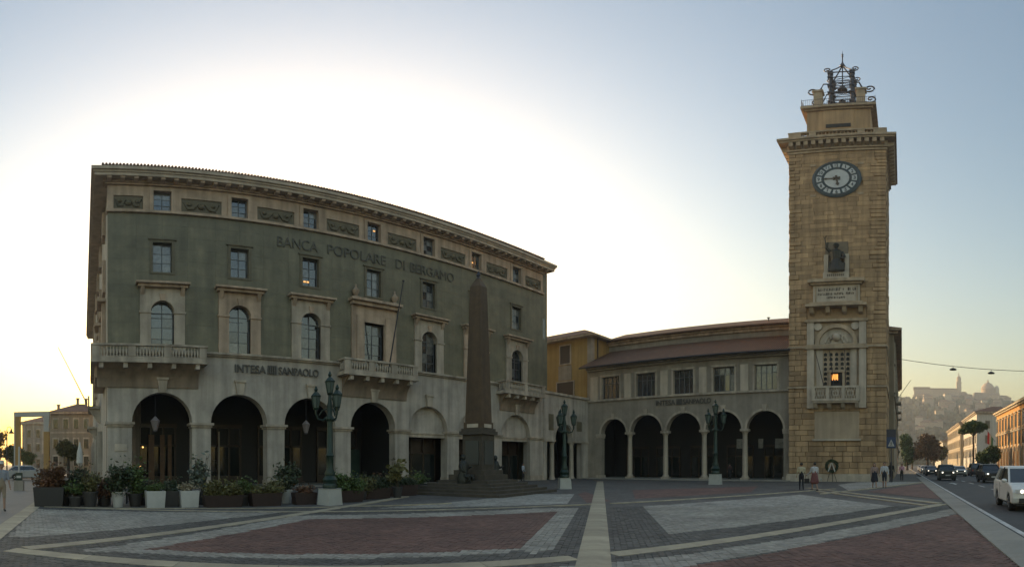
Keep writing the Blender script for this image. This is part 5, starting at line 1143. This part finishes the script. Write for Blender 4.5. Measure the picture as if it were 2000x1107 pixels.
MB().loft([[(-.6, -.7, 9.9), (9.6, -.7, 9.9), (9.6, 16.6, 9.9), (-.6, 16.6, 9.9)], [(4, 6, 12), (5, 6, 12), (5, 10, 12), (4, 10, 12)]]).obj('roof', TILEF, hC)
facade_windows(hC, (1.5, 4.5, 7.5), (1.0, 5.4), 1.1, 2.0, lambda u, z, w, h, d: MB().box(u-w/2, u+w/2, -d, .02, z, z+h), glass=SHOPG)
# portal frame, totem, lamp
pf = thing('portal_frame', 'tall square portal frame of white and ochre panels in the left street', 'frame', (-6.7, 60, 0), -.08)
FW = mat('frame_white', (.5, .49, .46), .6, (.42, .41, .39), 1); FO = mat('frame_ochre', (.45, .27, .09), .7, (.36, .22, .08), 1)
MB().box(-2.0, -1.45, -.35, .35, 0, 7.5).obj('post', FO, pf); MB().box(-2.15, -2.0, -.4, .4, 0, 7.5).obj('post_cover', FW, pf); MB().box(1.35, 2.0, -.35, .35, 0, 5.4).obj('post', FO, pf); MB().box(1.35, 2.0, -.36, .36, 5.4, 7.2).obj('post_cover', FW, pf); MB().box(-2.15, 2.05, -.4, .4, 7.2, 7.75).obj('beam', FW, pf)
tt = thing('info_totem', 'grey stone block with a small green box and white pole near the portal frame', 'totem', (-4.35, 31.5, 0))
MB().box(-.29, .29, -.29, .29, 0, .62).obj('stone_block', PLAST, tt); MB().box(-.2, .2, -.15, .15, .62, 1.1).obj('green_box', LAMPG, tt); MB().tube([(0, 0, 1.1), (0, 0, 2.7)], .06, 8).obj('pole', FW, tt); MB().box(-.14, .14, -.165, -.14, .78, .92).obj('sticker', FW, tt)
sl2 = thing('street_lamp', 'black bracket street lamp with a bell shade over the left street', 'lamp post', (-8.6, 53, 0))
MB().tube([(0, 0, 0), (0, 0, 5.2), (.05, 0, 5.45), (.3, 0, 5.55), (.45, 0, 5.3)], [.07, .05, .035, .03, .03], 8).obj('post', IRON, sl2); MB().lathe([(.3, 4.82), (.28, 4.9), (.12, 5.05), (.06, 5.3)], .45, 0, 12).obj('shade', IRON, sl2, smooth=40)
car('car', 'silver car crossing behind the stone totem in the left street', (-6.2, 52, -.0), .1, paint('silver', (.35, .36, .37)), 4.3, 1.5, lit=False)
pr_ = thing('cafe_parasol', 'closed white parasol behind the cafe plants', 'parasol', (-.6, 30, 0))
MB().tube([(0, 0, 0), (0, 0, 2.9)], .03, 8).obj('pole', IRON, pr_); MB().lathe([(.06, 1.5), (.2, 1.7), (.16, 2.3), (.03, 2.9)], 0, 0, 8).obj('canopy', FW, pr_)
# ------------------------------------------------------------------ houses of the right street (facing the road: +y side)
def street_house(name, label, x0, x1, yf, dep, h, m, rows, nw, ww, wh, arches=False, trim=LIME):
    t = thing(name, label, 'house', (x0, yf, 0)); Lh = x1-x0
    MB().box(0, Lh, -dep, 0, -.3, h).obj('wall', m, t); MB().box(-.6, Lh+.6, -dep-.3, .75, h, h+.4).box(-.3, Lh+.3, -dep, .4, h-.35, h).obj('eaves', trim, t)
    MB().loft([[(-.7, -dep-.4, h+.4), (Lh+.7, -dep-.4, h+.4), (Lh+.7, .85, h+.4), (-.7, .85, h+.4)], [(3, -dep*.6, h+2.3), (Lh-3, -dep*.6, h+2.3), (Lh-3, -dep*.4, h+2.3), (3, -dep*.4, h+2.3)]]).obj('roof', TILEF, t)
    for z in rows:
        for k in range(nw):
            u = Lh*(k+.5)/nw; o = MB().box(u-ww/2-.18, u+ww/2+.18, -.02, .14, z-.15, z+wh+.2).box(u-ww/2-.3, u+ww/2+.3, -.02, .35, z+wh+.2, z+wh+.4).obj('window', trim, t); MB().box(u-ww/2, u+ww/2, .0, .16, z, z+wh).obj('pane', SHOPG, o)
        for k in range(2):
            v = -dep*(k+.5)/2; o = MB().box(-.12, .02, v-ww/2-.15, v+ww/2+.15, z-.15, z+wh+.2).obj('window', trim, t); MB().box(-.15, .02, v-ww/2, v+ww/2, z, z+wh).obj('shutter', GREEND, o)
    MB().box(-.1, Lh+.1, -.02, .2, rows[1]-.75, rows[1]-.5).obj('string_course', trim, t)
    if arches:
        for k in range(nw):
            u = Lh*(k+.5)/nw; MB().pxz([(u-1, 0)]+[(u-1*cos(pi*i/10), 4.2+sin(pi*i/10)) for i in range(11)]+[(u+1, 0)], -.05, .1).obj('arched_door', SHOP, t)
            MB().box(u-1.45, u-1.1, 0, .3, 0, 4.2).obj('pilaster', trim, t); MB().ring(u, 4.2, 1.02, 1.3, -.05, .22, 10, 0, pi).obj('archivolt', trim, t)
    return t
street_house('street_house', 'ornate orange sunlit house with arched ground floor across the road', 84, 119.5, -22, 16, 13.2, ORANGE, (5.6, 8.9), 11, 1.3, 2.6, True, CREAM)
street_house('street_house', 'white house with a shaded gable wall behind the umbrella pine', 152, 185, -22, 13, 17.0, WHITEP, (4.0, 8.0, 12.4), 9, 1.3, 2.2)
street_house('street_house', 'cream house beyond the white house along the road', 187, 240, -21, 14, 16.5, CREAM, (4.0, 8.0, 12.4), 12, 1.3, 2.2)
street_house('street_house', 'pale low house at the far end of the road', 243, 300, -19, 14, 12.5, WHITEP, (3.6, 7.4), 12, 1.3, 2.0)
fl = thing('flag', 'red and green flag hanging on the orange house', 'flag', (119, -21.5, 0))
MB().tube([(0, 0, 7.0), (-1.2, 2.1, 9.6)], .05, 6).obj('flag_staff', IRON, fl)
for k, c in enumerate(((.35, .03, .03), (.5, .5, .48), (.03, .2, .07))): MB().loft([[(-1.1+.12*k, 1.9-.45*k, 9.3-.55*k), (-1.1+.12*k+.1, 1.45-.45*k, 8.75-.55*k), (-.95+.12*k, 1.5-.45*k, 6.2-.2*k), (-1.1+.12*k, 1.95-.45*k, 6.4-.2*k)], [(-1.14+.12*k, 1.9-.45*k, 9.3-.55*k), (-1.06+.12*k, 1.45-.45*k, 8.75-.55*k), (-.99+.12*k, 1.5-.45*k, 6.2-.2*k), (-1.14+.12*k, 1.95-.45*k, 6.4-.2*k)]]).obj('flag_cloth', mat('flag_%d' % k, c, .8), fl)
# overhead cable with lamps
cb = thing('overhead_cable', 'thin sagging cable with street lamps strung across the road', 'cable', (60, 0, 0))
pts = [(0, .9-28*k/12, 14.1-1.25*4*(k/12)*(1-k/12)+1.0*(k/12)*0) for k in range(13)]
MB().tube(pts, .035, 5).obj('cable', IRON, cb)
for k, (y, z) in enumerate(((-5.9, 13.28), (-10.4, 12.95))):
    MB().tube([(0, y, z-.05), (0, y, z-.25)], .03, 5).lathe([(.12, z-.3), (.42, z-.45), (.4, z-.55), (.1, z-.58)], 0, y, 12).obj('hanging_lamp', IRON, cb)
# ------------------------------------------------------------------ far hill with the old town
from mathutils import noise
HILLM = mat('hill_green', (.06, .07, .04), .95, (.035, .045, .028), .012, detail=8)
def hz(x, y):
    a = max(0, min(1, (x-420)/560)); a = a*a*(3-2*a); b = math.exp(-((y+40)/650)**4)
    return a*b*(112+14*noise.noise((x*.004, y*.006, 0)))+a*9*noise.noise((x*.02, y*.02, 3))
vs, fs_ = [], []; nx, ny = 60, 110
for i in range(nx):
    for j in range(ny): x = 400+i*20; y = -1000+j*18.2; vs.append((x, y, -.5+hz(x, y)))
for i in range(nx-1):
    for j in range(ny-1): k = i*ny+j; fs_.append((k, k+ny, k+ny+1, k+1))
me = bpy.data.meshes.new('hill'); me.from_pydata(vs, [], fs_); me.materials.append(HILLM); me.polygons.foreach_set('use_smooth', [True]*len(fs_)); struct(link('hill', me))
wd = MB()
for k in range(2600):
    x = random.uniform(460, 990); y = random.uniform(-420, 160); r = random.uniform(3, 7); z = hz(x, y)
    wd.ball((x, y, z+r*.3), r, 6, 4, random.uniform(.8, 1.3))
w_ = stuff(wd.obj('hillside_wood', mat('wood_far', (.05, .065, .032), .95, (.03, .04, .022), .02, island=.3))); tag(w_, 'hazy wooded slope below the old town', 'wood')
HC = [mat('far_wall_%d' % k, c, .9) for k, c in enumerate(((.42, .34, .25), (.36, .29, .22), (.46, .4, .31), (.33, .26, .2)))]
def hhouse(x, y, w, d, h, lab='small house on the hazy hillside below the old town', grp='houses on the hill'):
    t = thing('hill_house', lab, 'house', (x, y, hz(x, y)-2), random.uniform(-.3, .3), grp)
    MB().box(-d/2, d/2, -w/2, w/2, 0, h+2).obj('wall', random.choice(HC), t)
    MB().loft([[(-d/2-.5, -w/2-.5, h+2), (d/2+.5, -w/2-.5, h+2), (d/2+.5, w/2+.5, h+2), (-d/2-.5, w/2+.5, h+2)], [(-.5, -w/3, h+4.2), (.5, -w/3, h+4.2), (.5, w/3, h+4.2), (-.5, w/3, h+4.2)]]).obj('roof', TILEF, t)
for k in range(44):
    x = random.uniform(640, 900); hhouse(x, -random.uniform(.03, .235)*x, random.uniform(9, 16), 10, random.uniform(7, 12))
for k in range(22):
    u = -.03-k*.0098; x = random.uniform(930, 990); hhouse(x, u*x, random.uniform(11, 20), 12, random.uniform(9, 19), 'old town house on the hazy hilltop skyline', 'hilltop houses')
def ylong(px, x): return -(px-1762.5)/1010*x
y0, y1 = ylong(1785, 940), ylong(1868, 940)
ft = thing('hilltop_palace', 'long flat roofed palace on the hazy hilltop', 'building', (940, (y0+y1)/2, hz(940, (y0+y1)/2)-4))
MB().box(-10, 10, y1-(y0+y1)/2, y0-(y0+y1)/2, 0, 26).obj('wall', HC[1], ft); MB().box(-11, 11, 10, y0-(y0+y1)/2+1, 26, 30).obj('roof', TILEF, ft); MB().box(-11, 11, y1-(y0+y1)/2-1, 9.8, 26, 28).obj('roof', TILEF, ft)
cy_ = ylong(1873, 960); cp = thing('bell_tower', 'slender hazy bell tower with a dome cap on the hilltop', 'tower', (960, cy_, hz(960, cy_)-3))
MB().box(-4.5, 4.5, -4.5, 4.5, 0, 40).obj('shaft', HC[0], cp); MB().lathe([(4.2, 40), (4.2, 47), (4.6, 47.5), (3.6, 51), (1.2, 53), (.8, 57), (.1, 61)], 0, 0, 12).obj('lantern', HC[3], cp); MB().box(-5, 5, -5, 5, 39, 40.5).obj('cornice', HC[2], cp)
dy = ylong(1931, 970); dm = thing('domed_church', 'hazy domed church on the hilltop skyline', 'church', (970, dy, hz(970, dy)-3))
MB().box(-14, 14, -20, 22, 0, 24).obj('nave', HC[1], dm); MB().lathe([(13, 24), (13, 32), (13.6, 32.5), (12.3, 37), (9, 42), (4, 45.3), (1.6, 46), (1.6, 49), (.2, 52)], 0, 0, 18).obj('dome', HC[3], dm, smooth=40); MB().lathe([(5, 24), (5, 34), (3.5, 38), (.3, 41)], 0, -17, 12).obj('small_dome', HC[2], dm)
# ------------------------------------------------------------------ haze
hzm = bpy.data.materials.new('haze_air'); hzm.use_nodes = True; n_ = hzm.node_tree; n_.nodes.clear()
pv = n_.nodes.new('ShaderNodeVolumePrincipled'); pv.inputs['Color'].default_value = (.88, .9, .93, 1); pv.inputs['Density'].default_value = .0006; pv.inputs['Anisotropy'].default_value = .6
mo = n_.nodes.new('ShaderNodeOutputMaterial'); n_.links.new(pv.outputs[0], mo.inputs['Volume'])
stuff(MB().box(-300, 1650, -1080, 1080, -1.5, 205).obj('haze', hzm))
